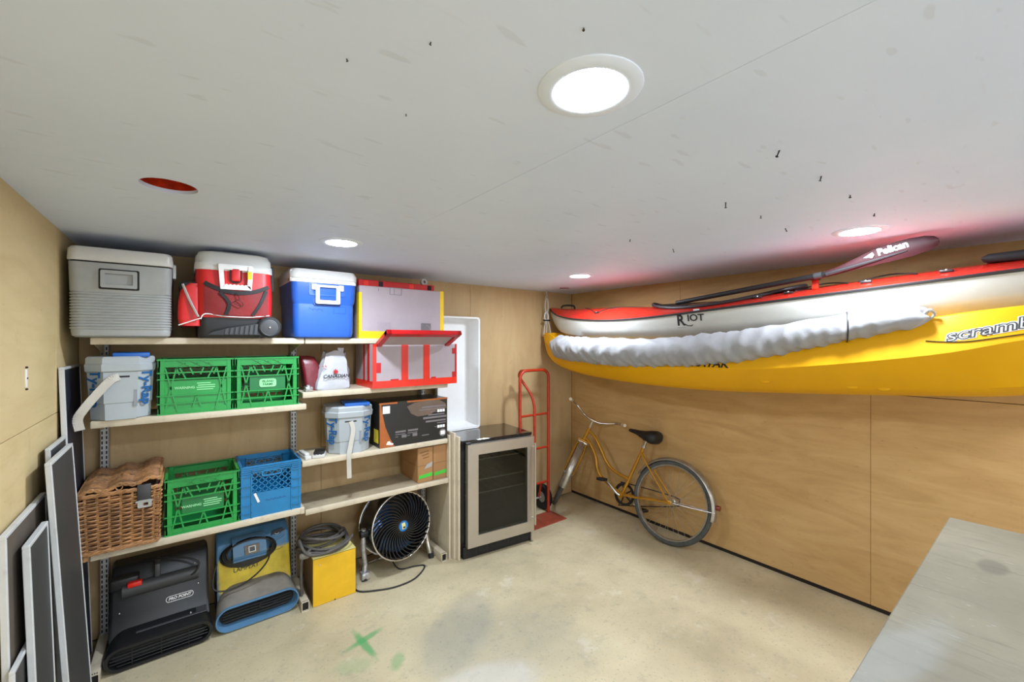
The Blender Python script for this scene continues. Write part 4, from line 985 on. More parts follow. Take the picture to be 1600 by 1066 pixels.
M_steelblue = mat('blue_steel_blade', (60, 84, 118), .25, metal=.5, var=.05)
fan()
# ================================================================ BEVERAGE FRIDGE
t = thing('beverage_fridge', 'stainless framed glass door beverage fridge with black top', 'fridge', (1.600, 2.668, 0), math.radians(-6.5))
W_, D_, Hh = .612, .425, .868
b = MB().box(0, .03, 0, D_, .02, .845).box(W_ - .03, W_, 0, D_, .02, .845).box(0, W_, D_ - .03, D_, .02, .845).box(.0, W_, .0, D_, .02, .12).box(0, W_, 0, D_, .80, .846)
b.build('cabinet', M_fridgebody, t, 0)
MB().rbox(-.002, W_ + .002, -.012, D_, .846, Hh, .003, 1).build('top_panel', M_blackglass, t)
k = MB().rbox(.01, W_ - .005, -.012, .02, .0, .085, .003, 1).build('kick_plate', M_fridgebody, t)
for i in range(6): MB().rbox(.04 + i * .092, .11 + i * .092, -.014, -.008, .012, .07, .002, 1).build('vent_slot', M_slotdark, k)
x0, x1, z0, z1 = .028, .606, .092, .843
dr = MB().ring([(x0, z0), (x1, z0), (x1, z1), (x0, z1)], [(x0 + .085, z0 + .082), (x1 - .062, z0 + .082), (x1 - .062, z1 - .078), (x0 + .085, z1 - .078)], -.055, -.012, 'y').build('door_frame', M_stainless, t, 30)
MB().rbox(x0 + .08, x1 - .058, -.045, -.038, z0 + .078, z1 - .074, .001, 1).build('door_glass', M_glass, dr)
for z in (.70, .545, .445): MB().rbox(.05, W_ - .05, .04, .046, z - .004, z + .004, .001, 1).build('shelf_trim', M_stainless, t); 
for z in (.70, .545, .445):
    m_ = MB()
    for i in range(12): m_.cyl((.06 + i * .044, .045, z), (.06 + i * .044, .37, z), .002, n=5)
    m_.build('wire_shelf', M_darkgrey, t)
h_ = MB().cyl((x1 - .018, -.098, .16), (x1 - .018, -.098, .80), .008, n=12).build('door_handle', M_stainless, dr)
for z in (.205, .765): MB().cyl((x1 - .018, -.055, z), (x1 - .018, -.098, z), .006, n=10).build('handle_standoff', M_stainless, h_)
MB().rbox(.02, .06, -.04, .0, .843, .858, .003, 1).build('hinge_cap', M_blackplas, t)
MB().cyl((x1 - .01, -.03, 0), (x1 - .01, -.03, .092), .004, n=8).cyl((x1 - .01, -.03, 0), (x1 - .01, -.03, .006), .014, n=12).build('levelling_leg', M_chromedull, t)
# ================================================================ WHITE TRAY standing on the fridge
t = thing('white_plastic_tray', 'tall open white plastic tray standing upright against the back wall', 'tray', (1.775, 2.99, .870), 0)
tw, td, tz = .40, .125, .93
out = rr(tw, tz, .025, 4, 0, tz / 2); inn = rr(tw - .026, tz - .026, .018, 4, 0, tz / 2); inb = rr(tw - .10, tz - .09, .03, 4, 0, tz / 2)
MB().loft([[(x, 0, z) for x, z in out], [(x, 0, z) for x, z in inn], [(x, .012, z) for x, z in inn], [(x, td - .006, z) for x, z in inb]], False, True).build('inner_shell', M_white, t, 40)
MB().loft([[(x, 0, z) for x, z in out], [(x, .022, z) for x, z in out], [(x, .024, z) for x, z in rr(tw - .02, tz - .02, .02, 4, 0, tz / 2)], [(x, td, z) for x, z in rr(tw - .085, tz - .075, .03, 4, 0, tz / 2)]], False, True).build('outer_shell', M_white, t, 40)
MB().ring(out, rr(tw - .010, tz - .010, .022, 4, 0, tz / 2), -.004, .004, 'y').build('rim_bead', M_white, t)
# ================================================================ HAND TRUCK
t = thing('hand_truck', 'red tubular hand truck standing against the back wall', 'hand truck', (2.508, 2.90, 0))
ha = .17; zt = 1.335; r_ = .075
loop = [(-ha, 0, .01), (-ha, 0, .62), (-ha, 0, zt - r_)] + [(-ha + r_ - r_ * math.cos(a), 0, zt - r_ + r_ * math.sin(a)) for a in [i * PI / 12 for i in range(1, 7)]] + [(ha - r_ + r_ * math.sin(a), 0, zt - r_ + r_ * math.cos(a)) for a in [i * PI / 12 for i in range(0, 7)]] + [(ha, 0, .62), (ha, 0, .01)]
MB().tube(loop, .0135, 10).build('frame_loop', M_cartred, t, 60)
for z in (.93, .62, .30): MB().cyl((-ha, 0, z), (ha, 0, z), .010, n=10).build('cross_bar', M_cartred, t)
MB().tube(smooth([(-.0, 0, .30), (0, 0, .62), (0, .0, .93), (0, .01, 1.03), (-.012, .045, 1.12), (-.045, .10, 1.21), (-.085, .115, 1.275), (-.105, .07, 1.325), (-.11, .0, 1.335)], 6), .0125, 10).build('curved_handle', M_cartred, t, 60)
MB().rbox(-.195, .21, -.20, .02, .0, .008, .002, 1).build('toe_plate', M_plate, t)
for s in (-1, 1):
    MB().prism([(.0, .008), (.03, .008), (.0, .12)], s * ha - .004, s * ha + .004, 'x').build('gusset', M_cartred, t)
    MB().tube([(s * ha * .9, .0, .30), (s * ha * .84, .07, .26), (s * ha * .84, .105, .118)], .009, 8).build('axle_brace', M_cartred, t)
    Mw = T(s * .192, .105, .118) @ Matrix.Rotation(PI / 2, 4, 'Y')
    wh = MB().lathe([(.052, -.020), (.090, -.027), (.111, -.024), (.118, -.011), (.118, .011), (.111, .024), (.090, .027), (.052, .020)], 32, Mw, True).build('tyre', M_blackrub, t)
    MB().lathe([(.0, -.012), (.03, -.02), (.058, -.012), (.058, .012), (.03, .02), (.0, .012)], 24, Mw).build('wheel_hub', M_steelgrey, wh)
MB().cyl((-.205, .105, .118), (.205, .105, .118), .009, n=10).build('axle', M_steelgrey, t)
# ================================================================ BICYCLE
def bike():
    t = thing('cruiser_bicycle', 'gold step-through bicycle with grey fenders leaning on the wall', 'bicycle')
    x0, y0, phi, th, s = 2.994, 1.870, .112, .195, .9726
    fwd = Vector((-math.sin(phi), math.cos(phi), 0)); nn = Vector((math.cos(phi), math.sin(phi), 0))
    up = (nn * math.sin(th) + Vector((0, 0, 1)) * math.cos(th)).normalized(); lf = up.cross(fwd)
    t.matrix_world = Matrix(((fwd.x * s, lf.x * s, up.x * s, x0), (fwd.y * s, lf.y * s, up.y * s, y0), (fwd.z * s, lf.z * s, up.z * s, 0), (0, 0, 0, 1)))
    RX = Matrix.Rotation(PI / 2, 4, 'X')      # lathe axis z -> bike y
    R = .332
    def wheel(M):
        ty = MB().tube([tuple(M @ Vector((.313 * math.cos(a), 0, .313 * math.sin(a)))) for a in [2 * PI * i / 48 for i in range(48)]], .021, 8, closed=True).build('tyre', M_tyre, t, 60)
        rm = MB().lathe([(.287, -.013), (.297, -.014), (.297, .014), (.287, .013), (.283, .0)], 48, M @ RX, True).build('rim', M_chromedull, ty, 50)
        hb = MB().lathe([(.0, -.05), (.008, -.05), (.008, -.036), (.022, -.034), (.022, -.030), (.014, -.026), (.014, .026), (.022, .030), (.022, .034), (.008, .036), (.008, .05), (.0, .05)], 16, M @ RX).build('hub', M_chromedull, ty)
        sp = MB()
        for k in range(36):
            a = 2 * PI * k / 36; o = (.45 if (k // 2) % 2 else -.45); y = .03 * (1 if k % 2 else -1)
            sp.cyl((.022 * math.cos(a + o * 2), y, .022 * math.sin(a + o * 2)), (.287 * math.cos(a), 0, .287 * math.sin(a)), .0011, n=4, M=M)
        o = sp.build('spokes', M_chromedull, ty); o['kind'] = 'stuff'
    def fender(M, a0, a1, r=.350, nm='fender'):
        rings = []
        for i in range(37):
            a = math.radians(a0 + (a1 - a0) * i / 36)
            rings.append([tuple(M @ Vector(((r + dz) * math.cos(a), y, (r + dz) * math.sin(a)))) for y, dz in ((-.033, -.020), (-.028, -.006), (-.014, .002), (0, .005), (.014, .002), (.028, -.006), (.033, -.020), (.030, -.020), (.025, -.008), (0, .002), (-.025, -.008), (-.030, -.020))])
        return MB().loft(rings).build(nm, M_fender, t, 50)
    Mr = T(0, 0, .335)
    wheel(Mr); rf = fender(Mr, 28, 190)
    for y in (-.04, .04): MB().tube([(0, y, .335), (-.18, y * .95, .338), (-.352, y * .6, .345)], .0035, 6).build('fender_stay', M_chromedull, rf)
    MB().cyl((-.352, 0, .385), (-.378, 0, .385), .020, n=16).build('reflector', M_reflect, rf)
    # frame
    fr = MB(); g_ = .0145
    fr.tube(smooth([(.880, 0, .785), (.80, 0, .735), (.715, 0, .635), (.64, 0, .53), (.55, 0, .465), (.388, 0, .425)], 6), g_, 10)
    fr.tube(smooth([(.912, 0, .715), (.835, 0, .655), (.765, 0, .555), (.735, 0, .455), (.665, 0, .375), (.45, 0, .28)], 6), g_, 10)
    fr.cyl((.45, 0, .28), (.28, 0, .74), .0145, n=12); fr.cyl((.925, 0, .68), (.872, 0, .81), .018, n=12)
    for y in (-.03, .03):
        fr.tube([(.44, y * .6, .285), (.30, y, .295), (.0, y * 1.6, .335)], [.010, .010, .008], 8); fr.tube([(.30, y * .4, .68), (.26, y, .63), (.0, y * 1.6, .335)], .008, 8)
    fr.cyl((.45, -.035, .28), (.45, .035, .28), .024, n=14)
    for y in (-.048, .048): fr.rbox(-.025, .03, y - .003, y + .003, .318, .352, .003, 1)
    fr.build('frame', M_gold, t, 60)
    MB().cyl((.285, 0, .725), (.262, 0, .80), .0115, n=12).cyl((.287, 0, .72), (.281, 0, .742), .019, n=12).build('seat_post', M_chromedull, t)
    # saddle
    rings = []
    for (x, hw, zt, zb) in ((.405, .012, .862, .845), (.395, .022, .868, .838), (.35, .032, .868, .828), (.29, .045, .866, .815), (.235, .074, .870, .785), (.18, .100, .880, .765), (.14, .104, .884, .768), (.120, .088, .878, .785), (.112, .05, .864, .81)):
        rings.append([(x + .035, hw * .92 * math.cos(a), (zt + zb) / 2 + (zt - zb) / 2 * (math.sin(a) if math.sin(a) > 0 else -abs(math.sin(a)) ** .6)) for a in [2 * PI * k / 18 for k in range(18)]])
    sd = MB().loft(rings).build('saddle', M_saddle, t, 60)
    MB().tube(smooth([(.36, .0, .825), (.29, .02, .80), (.20, .035, .795), (.15, .045, .80)], 5), .004, 6).tube(smooth([(.36, .0, .825), (.29, -.02, .80), (.20, -.035, .795), (.15, -.045, .80)], 5), .004, 6).rbox(.235, .29, -.025, .025, .785, .81, .004).build('saddle_rails', M_blackplas, sd)
    # drive train
    ch = MB().lathe([(.075, -.002), (.098, -.002), (.098, .002), (.075, .002)], 40, T(.45, -.045, .28) @ RX, True)
    for k in range(5):
        a = 2 * PI * k / 5; ch.bar((.45, -.045, .28), (.45 + .08 * math.cos(a), -.045, .28 + .08 * math.sin(a)), .012, .003)
    ch.build('chainring', M_nail, t)
    MB().tube(smooth([(.45 + .10 * math.cos(a), -.047, .28 + .10 * math.sin(a)) for a in [math.radians(85 - 17 * i) for i in range(11)]] + [(.0, -.047, .295), (-.042, -.047, .335), (.0, -.047, .375)], 3, True), .0045, 6, closed=True).build('chain', M_nail, t)
    for (y, sg) in ((.062, 1), (-.075, -1)):
        px_, pz = .45 + sg * .145, .28 + sg * .105
        cr = MB().tube([(.45, y * .7, .28), (.45 + sg * .02, y, .28 + sg * .014), (px_, y, pz)], [.012, .010, .008], 8).build('crank_arm', M_chromedull, t)
        q = 1 if y > 0 else -1
        MB().rbox(px_ - .032, px_ + .032, y + q * .012 - .002 if q > 0 else y - .10, y + .10 if q > 0 else y - .010, pz - .012, pz + .012, .004).build('pedal', M_blackrub, cr)
    # steering group turned to the right
    ax = Vector((.872 - .925, 0, .81 - .68)).normalized(); piv = Vector((.92, 0, .69))
    S_ = T(*piv) @ Matrix.Rotation(math.radians(-57), 4, ax) @ T(*(-piv))
    axl = Vector((1.045, 0, .335)); Mf = S_ @ T(*axl)
    wheel(Mf); ff = fender(Mf, 30, 205)
    fk = MB()
    for y in (-.05, .05): fk.tube(smooth([(.935, y * .7, .665), (.965, y, .56), (1.01, y, .42), (1.045, y, .335)], 5), [.013] * 6 + [.011] * 5 + [.008] * 5, 8, M=S_)
    fk.rbox(.905, .945, -.055, .055, .665, .685, .006, 2, S_)
    fk.build('fork', M_gold, t, 60)
    MB().rbox(.90, .945, -.048, .048, .648, .668, .008, 2, S_).build('fork_crown', M_chrome, t)
    sm = MB().tube([(.876, 0, .80), (.845, 0, .885)], .012, 10, M=S_).cyl((.845, -.02, .888), (.845, .02, .888), .018, n=12, M=S_).build('stem', M_chrome, t)
    for q in (1, -1):
        bar = [(.845, 0, .888), (.85, q * .06, .892), (.862, q * .13, .92), (.85, q * .20, .955), (.80, q * .242, .965), (.73, q * .262, .955), (.66, q * .270, .945)]
        hb = MB().tube([tuple(S_ @ Vector(p)) for p in smooth(bar, 6)], .0108, 10).build('handlebar', M_chrome, t, 60)
        MB().tube([tuple(S_ @ Vector(p)) for p in ((.74, q * .259, .957), (.69, q * .267, .95), (.635, q * .273, .943))], [.0145, .0155, .015], 10).build('grip', M_grip, hb)
bike()
# ================================================================ KAYAKS
def kcx(y): return interp([(-.6, 2.862), (2.2, 2.852), (2.7, 2.83), (3.08, 2.80)], y)[0]
YK = [(3.085, .012, 1.668, 1.660, 1.650, 1.645), (3.05, .045, 1.676, 1.635, 1.575, 1.56), (2.98, .085, 1.672, 1.59, 1.475, 1.455), (2.85, .135, 1.640, 1.54, 1.40, 1.375), (2.6, .200, 1.515, 1.455, 1.345, 1.315), (2.2, .268, 1.465, 1.425, 1.312, 1.28), (1.8, .310, 1.460, 1.420, 1.302, 1.265), (1.36, .335, 1.485, 1.432, 1.312, 1.27), (.87, .342, 1.570, 1.458, 1.348, 1.30), (.34, .338, 1.695, 1.535, 1.392, 1.34), (.08, .325, 1.734, 1.600, 1.420, 1.37), (-.2, .27, 1.765, 1.655, 1.49, 1.45), (-.45, .13, 1.80, 1.735, 1.62, 1.59), (-.53, .02, 1.815, 1.80, 1.78, 1.775)]
YKs = [tuple(v) for v in smooth([Vector(r) for r in YK], 5)]
def yk(y): return interp(YKs, y)
def yellow_kayak():
    t = thing('yellow_kayak', 'long yellow sit-on-top kayak hung level along the right wall', 'kayak', (0, 0, 0))
    H_, Dk = [], []
    for (y, b, zg, zc, zb, zk) in YKs:
        cx = kcx(y); L = [(-b * .90, zg), (-b * .925, zg - .012), (-b * .99, (zg * .45 + zc * .55)), (-b * 1.045, zc + .003), (-b * 1.04, zc - .004), (-b * .90, zc * .5 + zb * .5), (-b * .74, zb), (-b * .58, zb * .5 + zk * .5 - .004), (-b * .3, zk + .004), (0, zk)]
        full = L + [(-x, z) for x, z in L[-2::-1]]
        H_.append([(cx + x, y, z) for x, z in full])
        dd = min(.085, b * .26)
        dk = [(-b * .90, zg), (-b * .86, zg + .005), (-b * .80, zg), (-b * .70, zg - dd * .45), (-b * .5, zg - dd * .92), (0, zg - dd), (b * .5, zg - dd * .92), (b * .70, zg - dd * .45), (b * .80, zg), (b * .86, zg + .005), (b * .90, zg)]
        Dk.append([(cx + x, y, z) for x, z in dk])
    MB().loft(H_, False, False, closed=False).build('hull', M_yelkayak, t, 28)
    MB().loft(Dk, False, False, closed=False).build('deck', M_yelkayak, t, 40)
    def side(y, z):     # outer surface x of the near flank
        b, zg, zc, zb, zk = yk(y); q = [(zb, -b * .74), (zc * .5 + zb * .5, -b * .90), (zc - .004, -b * 1.04), (zc + .003, -b * 1.045), (zg * .45 + zc * .55, -b * .99), (zg - .012, -b * .925), (zg, -b * .90)]
        return kcx(y) + interp(q, z)[0]
    def on(off):
        return lambda p: (side(p[1], p[2]) - off + (p[0] - 0) , p[1], p[2])
    # lettering: text x -> -Y, text y -> +Z, text z -> -X
    base = Matrix(((0, 0, -1, 0), (-1, 0, 0, 0), (0, 1, 0, 0), (0, 0, 0, 1)))
    for (bold, off, mm, nm) in ((.0056, .0012, M_white, 'lettering_outline'), (.0030, .0022, M_slate, 'lettering'), (-.0008, .0032, M_frame, 'lettering_inlay')):
        A = T(0, .128, 1.656) @ Matrix.Rotation(.25, 4, 'X').inverted() @ base
        letter('scrambler', .060, A, mm, t, nm, on(off), bold=bold, shear=.22, sx=1.36, extrude=.0004)
    m_ = MB(); q = [(side(y, z) - .002, y, z) for y, z in [(.345 - i * .02, 1.600 + .0001 - .030 * math.sin(min(1, i / 8) * PI * .5) * (1 if i < 20 else 1) + .0042 * i) for i in range(30)]]
    m_.tube(q, .0022, 5); m_.build('swoosh_line', M_ink, t)
    A = T(0, 1.29, 1.462) @ base
    letter('KAYAK', .060, A, M_ink, t, 'lettering', on(.0015), bold=.0014, extrude=.0004, sx=1.2)
    for yy in (1.0, .62, .5): MB().sphere((side(yy, 1.375) + .0015, yy, 1.375), (.0025, .025, .010), 8).build('moulded_dimple', M_yelkayak, t)
    return t
yellow_kayak()
RK = [(3.09, .008, 1.918, 1.930, 1.900, 1.895), (3.05, .030, 1.895, 1.928, 1.84, 1.82), (2.97, .065, 1.865, 1.918, 1.76, 1.73), (2.85, .110, 1.832, 1.905, 1.69, 1.648), (2.6, .170, 1.792, 1.893, 1.650, 1.60), (2.2, .232, 1.763, 1.880, 1.635, 1.578), (1.8, .270, 1.765, 1.862, 1.630, 1.563), (1.36, .290, 1.790, 1.868, 1.64, 1.562), (.87, .296, 1.826, 1.905, 1.665, 1.580), (.34, .290, 1.862, 1.938, 1.705, 1.615), (.08, .272, 1.880, 1.952, 1.735, 1.65), (-.2, .215, 1.900, 1.960, 1.78, 1.71), (-.45, .10, 1.922, 1.962, 1.86, 1.81), (-.53, .01, 1.93, 1.94, 1.92, 1.91)]
RKs = [tuple(v) for v in smooth([Vector(r) for r in RK], 5)]
def rk(y): return interp(RKs, y)
def rcx(y): return interp([(-.6, 2.872), (2.4, 2.868), (3.09, 2.885)], y)[0]
def red_kayak():
    t = thing('red_white_kayak', 'red deck and white hull kayak resting on the yellow kayak', 'kayak', (0, 0, 0))
    Hh_, Dk, Tr = [], [], []
    for (y, b, zs, zd, zc, zk) in RKs:
        cx = rcx(y); L = [(-b, zs), (-b * .99, zs - .02 if zs - zc > .05 else zs * .7 + zc * .3), (-b * .94, zs * .4 + zc * .6), (-b * .80, zc), (-b * .45, zc * .45 + zk * .55), (0, zk)]
        Hh_.append([(cx + x, y, z) for x, z in L + [(-x, z) for x, z in L[-2::-1]]])
        ck = 1.0
        Dk.append([(cx + b * u, y, zs + (zd - zs) * (1 - abs(u) ** 1.9)) for u in [-1 + 2 * i / 14 for i in range(15)]])
    MB().loft(Hh_, False, False, closed=False).build('hull', M_whitehull, t, 40)
    dk = MB().loft(Dk, False, False, closed=False).build('deck', M_redkayak, t, 60)
    for s in (-1, 1): MB().tube([(rcx(r[0]) + s * (r[1] + .001), r[0], r[2]) for r in RKs], .0075, 6).build('seam_trim', M_trimblk, t)
    def dz(y, u): b, zs, zd, zc, zk = rk(y); return zs + (zd - zs) * (1 - abs(u) ** 1.9)
    # cockpit coaming
    cp = []
    for i in range(40):
        a = 2 * PI * i / 40; y = 1.40 + .50 * math.cos(a); u = .74 * math.sin(a); b = rk(y)[0]
        cp.append((rcx(y) + u * b, y, dz(y, u) + .008 + .012 * (1 - abs(math.sin(a)))))
    MB().tube(cp, .012, 8, closed=True).build('cockpit_coaming', M_trimblk, t, 60)
    MB().add([(x, y, z - .003) for x, y, z in cp], [tuple(range(40))]).build('cockpit_shade_disc', M_blackplas, t, 0)  # black disc standing in for the shaded inside of the open cockpit
    # deck fittings on the near side
    def dp(y, u, o=.004): b = rk(y)[0]; return (rcx(y) + u * b, y, dz(y, u) + o)
    MB().tube(smooth([dp(2.93, -.1, .006), (rcx(2.9), 2.90, dz(2.9, 0) + .03), (rcx(2.78), 2.78, dz(2.78, 0) + .03), dp(2.74, -.1, .006)], 5), .009, 8).build('carry_toggle', M_blackrub, t)
    for pts in ([dp(2.62, .0), dp(2.50, -.35), dp(2.36, -.72)], [dp(2.36, -.72), dp(2.28, -.35), dp(2.12, .1), dp(1.98, .2)]):
        MB().tube(smooth(pts, 6), .003, 6).build('deck_bungee', M_cord, t)
    for y in (2.36, 1.22, 1.08, .92, .58, .30): 
        x, yy, z = dp(y, -.66); MB().rbox(x - .01, x + .01, yy - .022, yy + .022, z - .004, z + .008, .003).build('deck_fitting', M_trimblk, t); MB().sphere((x - .008, yy, z + .006), .005, 6).build('rivet', M_screw, t)
    for y0_, y1_ in ((.62, .40), (.9, .66)): MB().tube(smooth([dp(y0_, -.55, .006), dp((y0_ + y1_) / 2, -.3, .012), dp(y1_, -.55, .006)], 5), .0035, 6).build('deck_line', M_cord, t)
    x, y, z = dp(.10, -.35); MB().loft([[(x + a, yy, z + .012 + b * k) for a, b in rr(.10, .045 * k, .018, 4)] for yy, k in ((.20, .5), (.18, .9), (.05, 1.0), (-.12, 1.0), (-.15, .6))]).build('rear_hatch_pad', M_blackrub, t, 60)
    x, y, z = dp(.80, -.62); MB().rbox(x - .008, x + .012, y - .018, y + .012, z - .004, z + .052, .003).build('paddle_holder', M_redkayak, t); MB().rbox(x - .012, x + .018, y - .024, y + .018, z + .046, z + .060, .003).build('holder_strap', M_trimblk, t)
    def hx(y, z):
        b, zs, zd, zc, zk = rk(y); return rcx(y) + interp([(zk, 0), (zc, -b * .80), (zs * .4 + zc * .6, -b * .94), (zs - .02, -b * .99), (zs, -b)], z)[0]
    base = Matrix(((0, 0, -1, 0), (-1, 0, 0, 0), (0, 1, 0, 0), (0, 0, 0, 1))); fn = lambda p: (hx(p[1], p[2]) - .0018 + p[0], p[1], p[2])
    letter('R', .100, T(0, 1.523, 1.734) @ base, M_ink, t, fn=fn, bold=.0022, extrude=.0004, sx=.95)
    letter('IOT', .060, T(0, 1.418, 1.748) @ base, M_ink, t, fn=fn, bold=.0012, extrude=.0004, sx=1.15)
    MB().tube([(hx(y, z) - .002, y, z) for y, z in ((1.497, 1.712), (1.475, 1.700), (1.45, 1.699), (1.44, 1.704))], .003, 6).build('letter_tail', M_ink, t)
    MB().tube([(hx(y, 1.690) - .002, y, 1.690) for y in (1.55, 1.53, 1.51, 1.49)], .0012, 5).build('small_print', M_print, t)
    # adverse: little white sticker on the red deck
    x, y, z = dp(1.42, -.93, .002); MB().rbox(x - .002, x + .002, y - .02, y + .02, z - .008, z + .008, .001, 1).build('deck_sticker', M_whiteplastic, t)
    return t
red_kayak()
# ---------------------------------------------------------------- quilt roll on the yellow kayak
def quilt():
    t = thing('grey_bedding_roll', 'long silver grey padded bedding roll lying along the yellow kayak', 'bedding', (0, 0, 0))
    path = [(2.84, 2.70, 1.555, .045), (2.80, 2.675, 1.55, .085), (2.66, 2.630, 1.543, .108), (2.36, 2.565, 1.530, .108), (2.05, 2.505, 1.523, .106), (1.70, 2.460, 1.522, .100), (1.36, 2.435, 1.540, .098), (1.05, 2.430, 1.575, .090), (.80, 2.432, 1.622, .080), (.58, 2.440, 1.668, .068), (.44, 2.450, 1.692, .058), (.36, 2.462, 1.702, .046), (.335, 2.470, 1.705, .02)]
    # the roll lies over the kayak's gunwale
    def seat(y, x, z, r):
        s = max(1.0, 2.535 / x); return (y * s, x * s, 1.6 + (z - 1.6) * s, r * s)
    path = [seat(*p) for p in path]
    P_ = [tuple(v) for v in smooth([Vector(p) for p in path], 20)]
    rings = []
    for i, (y, x, z, r) in enumerate(P_):
        ring = []
        for j in range(48):
            a = 2 * PI * j / 48
            rd = lambda q: 1 - abs(math.sin(q)) * 1.6
            wr = .055 * rd(14 * y + 1.1 * math.sin(2 * a + y * 5) + .5 * a) + .085 * rd(27 * y - 1.2 * a + 1.6 * math.sin(5 * y)) * (.45 + .55 * math.sin(4.3 * y + 1.5 * a)) + .060 * rd(48 * y + 1.4 * a + math.sin(9 * y)) * max(0, .55 - math.sin(a)) + .02 * math.sin(7 * y)
            k = 1 + wr * min(1, r / .08)
            ring.append((x + r * .82 * k * math.cos(a), y + .012 * math.sin(3 * a + 2 * y), z + r * .94 * k * math.sin(a)))
        rings.append(ring)
    MB().loft(rings).build('padding', M_quilt, t, 80)
    for yy in (.62,):
        i = min(range(len(P_)), key=lambda q: abs(P_[q][0] - yy)); y, x, z, r = P_[i]
        MB().tube([(x + r * .88 * math.cos(a), y + .02 * math.cos(a), z + r * 1.0 * math.sin(a)) for a in [2 * PI * k / 24 for k in range(24)]], .003, 6, closed=True).build('tie_cord', M_cord, t)
    MB().tube(smooth([(2.537, .355, 1.708), (2.517, .334, 1.734), (2.537, .32, 1.718), (2.547, .334, 1.698)], 5, True), .006, 6, closed=True).build('loop', M_rope, t)
quilt()
# ---------------------------------------------------------------- paddle
def paddle():
    t = thing('kayak_paddle', 'kayak paddle with maroon blade lying on the red kayak deck', 'paddle', (0, 0, 0))
    p0, p1 = Vector((2.705, 1.62, 1.865)), Vector((2.64, .735, 1.948))
    MB().cyl(tuple(p0), tuple(p1), .015, n=12).build('shaft', M_blackplas, t)
    MB().cyl(tuple(p1.lerp(p0, .06)), tuple(p1.lerp(p0, .02)), .0175, n=12).build('collar', M_darkgrey, t)
    # blade outline in (distance along, height) - flat side turned to the room and slightly up
    d = Vector((-.02, -.47, .105)).normalized(); nrm = Vector((-1, 0, -.12)).normalized(); v = nrm.cross(d).normalized()
    if v.z < 0: v = -v
    outl = [(0, -.016, .016), (.06, -.018, .020), (.12, -.020, .034), (.20, -.024, .050), (.28, -.030, .054), (.34, -.032, .050), (.39, -.028, .040), (.42, -.018, .026), (.43, -.006, .012)]
    rings = []
    for (s, lo, hi) in outl:
        c = p1 + d * s; bow = nrm * (-.02 * math.sin(PI * s / .43))
        mid = (lo + hi) / 2; th = .006
        rings.append([tuple(c + bow + v * a + nrm * b) for a, b in ((lo, 0), (lo * .5 + mid * .5, th), (mid, th * 1.2), (hi * .5 + mid * .5, th), (hi, 0), (hi * .5 + mid * .5, -th), (mid, -th * 1.2), (lo * .5 + mid * .5, -th))])
    bl = MB().loft(rings).build('blade', M_blade, t, 50)
    rib = MB().tube([tuple(p1 + d * s + nrm * (.008 - .02 * math.sin(PI * s / .43)) + v * (-.002)) for s in (0, .08, .16, .24, .32)], [.012, .011, .009, .006, .003], 8).build('blade_rib', M_trimblk, bl)
    Mt = Matrix(((d.x, v.x, nrm.x, 0), (d.y, v.y, nrm.y, 0), (d.z, v.z, nrm.z, 0), (0, 0, 0, 1)))
    c = p1 + d * .275 + v * .028 + nrm * -.006
    letter('Pelican', .044, T(*c) @ Mt, M_white, bl, bold=.0018, sx=.92, extrude=.0008)
    q = p1 + d * .185 + v * .024 + nrm * -.006
    MB().prism([(-.022, 0), (.0, .008), (.016, .014), (.020, .0), (.010, -.012), (.0, -.006)], -.001, .001, 'z', T(*q) @ Mt).build('bird_mark', M_white, bl)
paddle()
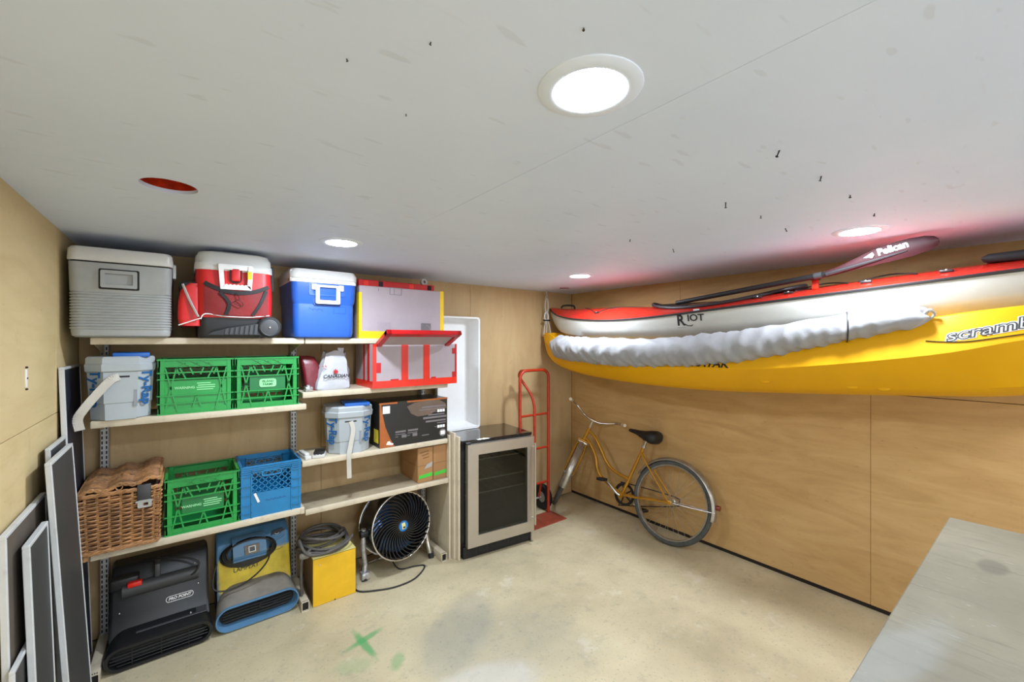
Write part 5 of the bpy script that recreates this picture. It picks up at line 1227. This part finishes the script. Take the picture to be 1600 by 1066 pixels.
# ---------------------------------------------------------------- hanging rope
def hanger(y, zt_, x, ztop, label):
    t = thing('rope_hanger', label, 'rope', (x, y, H), 0, 'rope hangers holding the kayaks')
    L = H - ztop
    MB().cyl((0, 0, 0), (0, 0, -.06), .006, n=8).tube([(.014 * math.cos(a), 0, -.07 + .014 * math.sin(a)) for a in [2 * PI * i / 14 for i in range(14)]], .004, 6, closed=True).build('eye_hook', M_chromedull, t)
    MB().tube([(.02 * math.cos(a), .0, -.15 + .075 * math.sin(a)) for a in [2 * PI * i / 20 for i in range(20)]], .006, 6, closed=True).build('rope_loop', M_rope, t)
    MB().tube([(.024 * math.cos(a), .004, -.255 + .042 * math.sin(a)) for a in [2 * PI * i / 20 for i in range(20)]], .007, 8, closed=True).build('carabiner', M_frame, t)
    MB().rbox(-.045, .045, -.006, .006, -.30, -.285, .003).build('toggle', M_nail, t)
    for dx in (-.025, .0, .035): MB().tube(smooth([(dx * .3, 0, -.28), (dx, .0, -L * .82), (dx * 1.5, .0, -L - .012)], 5), .0055, 6).build('rope_strand', M_rope, t)
hanger(3.045, 0, 2.79, 1.675, 'white rope hanger with carabiner holding the yellow kayak nose')
# ================================================================ LEANING PANELS
def panel(y0, y1, h, xt, xb, th, mface, label, fr_=.012):
    a = math.atan2(xb - xt, h)
    t = thing('leaning_panel', label, 'panel', (xb, y0, 0)); t.rotation_euler = (0, -a, 0)
    w = y1 - y0; z0, z1 = th * math.sin(a) * 0, h / math.cos(a)
    MB().box(-th + .002, -.003, .003, w - .003, .003, z1 - .003).build('sheet', mface, t, 0)
    for (a0, a1, c0, c1) in ((0, w, z1 - fr_, z1), (0, w, 0, fr_), (0, fr_, fr_, z1 - fr_), (w - fr_ * .4, w, fr_, z1 - fr_)):
        MB().rbox(-th, 0, a0, a1, c0, c1, .0015, 1).build('frame_rail', M_frame, t)
panel(1.88, 2.34, 1.03, -.412, -.394, .016, M_brownpan, 'brown grey panel with white edges leaning nearest the wall')
panel(1.955, 2.185, .965, -.380, -.350, .017, M_slate, 'narrow dark panel in a white frame leaning before the brown panel')
panel(2.352, 2.64, 1.190, -.405, -.362, .014, M_slate, 'dark framed panel hidden behind the tall slate panel')
panel(2.20, 2.575, 1.165, -.376, -.312, .017, M_slate, 'tall slate grey panel in a white frame leaning before the shelves')
panel(2.655, 3.02, 1.485, -.415, -.370, .018, M_navy, 'tallest dark navy panel leaning in the corner beside the basket')
panel(1.845, 2.12, .645, -.388, -.381, .012, M_slate, 'shortest dark panel in a white frame tucked between two taller panels')
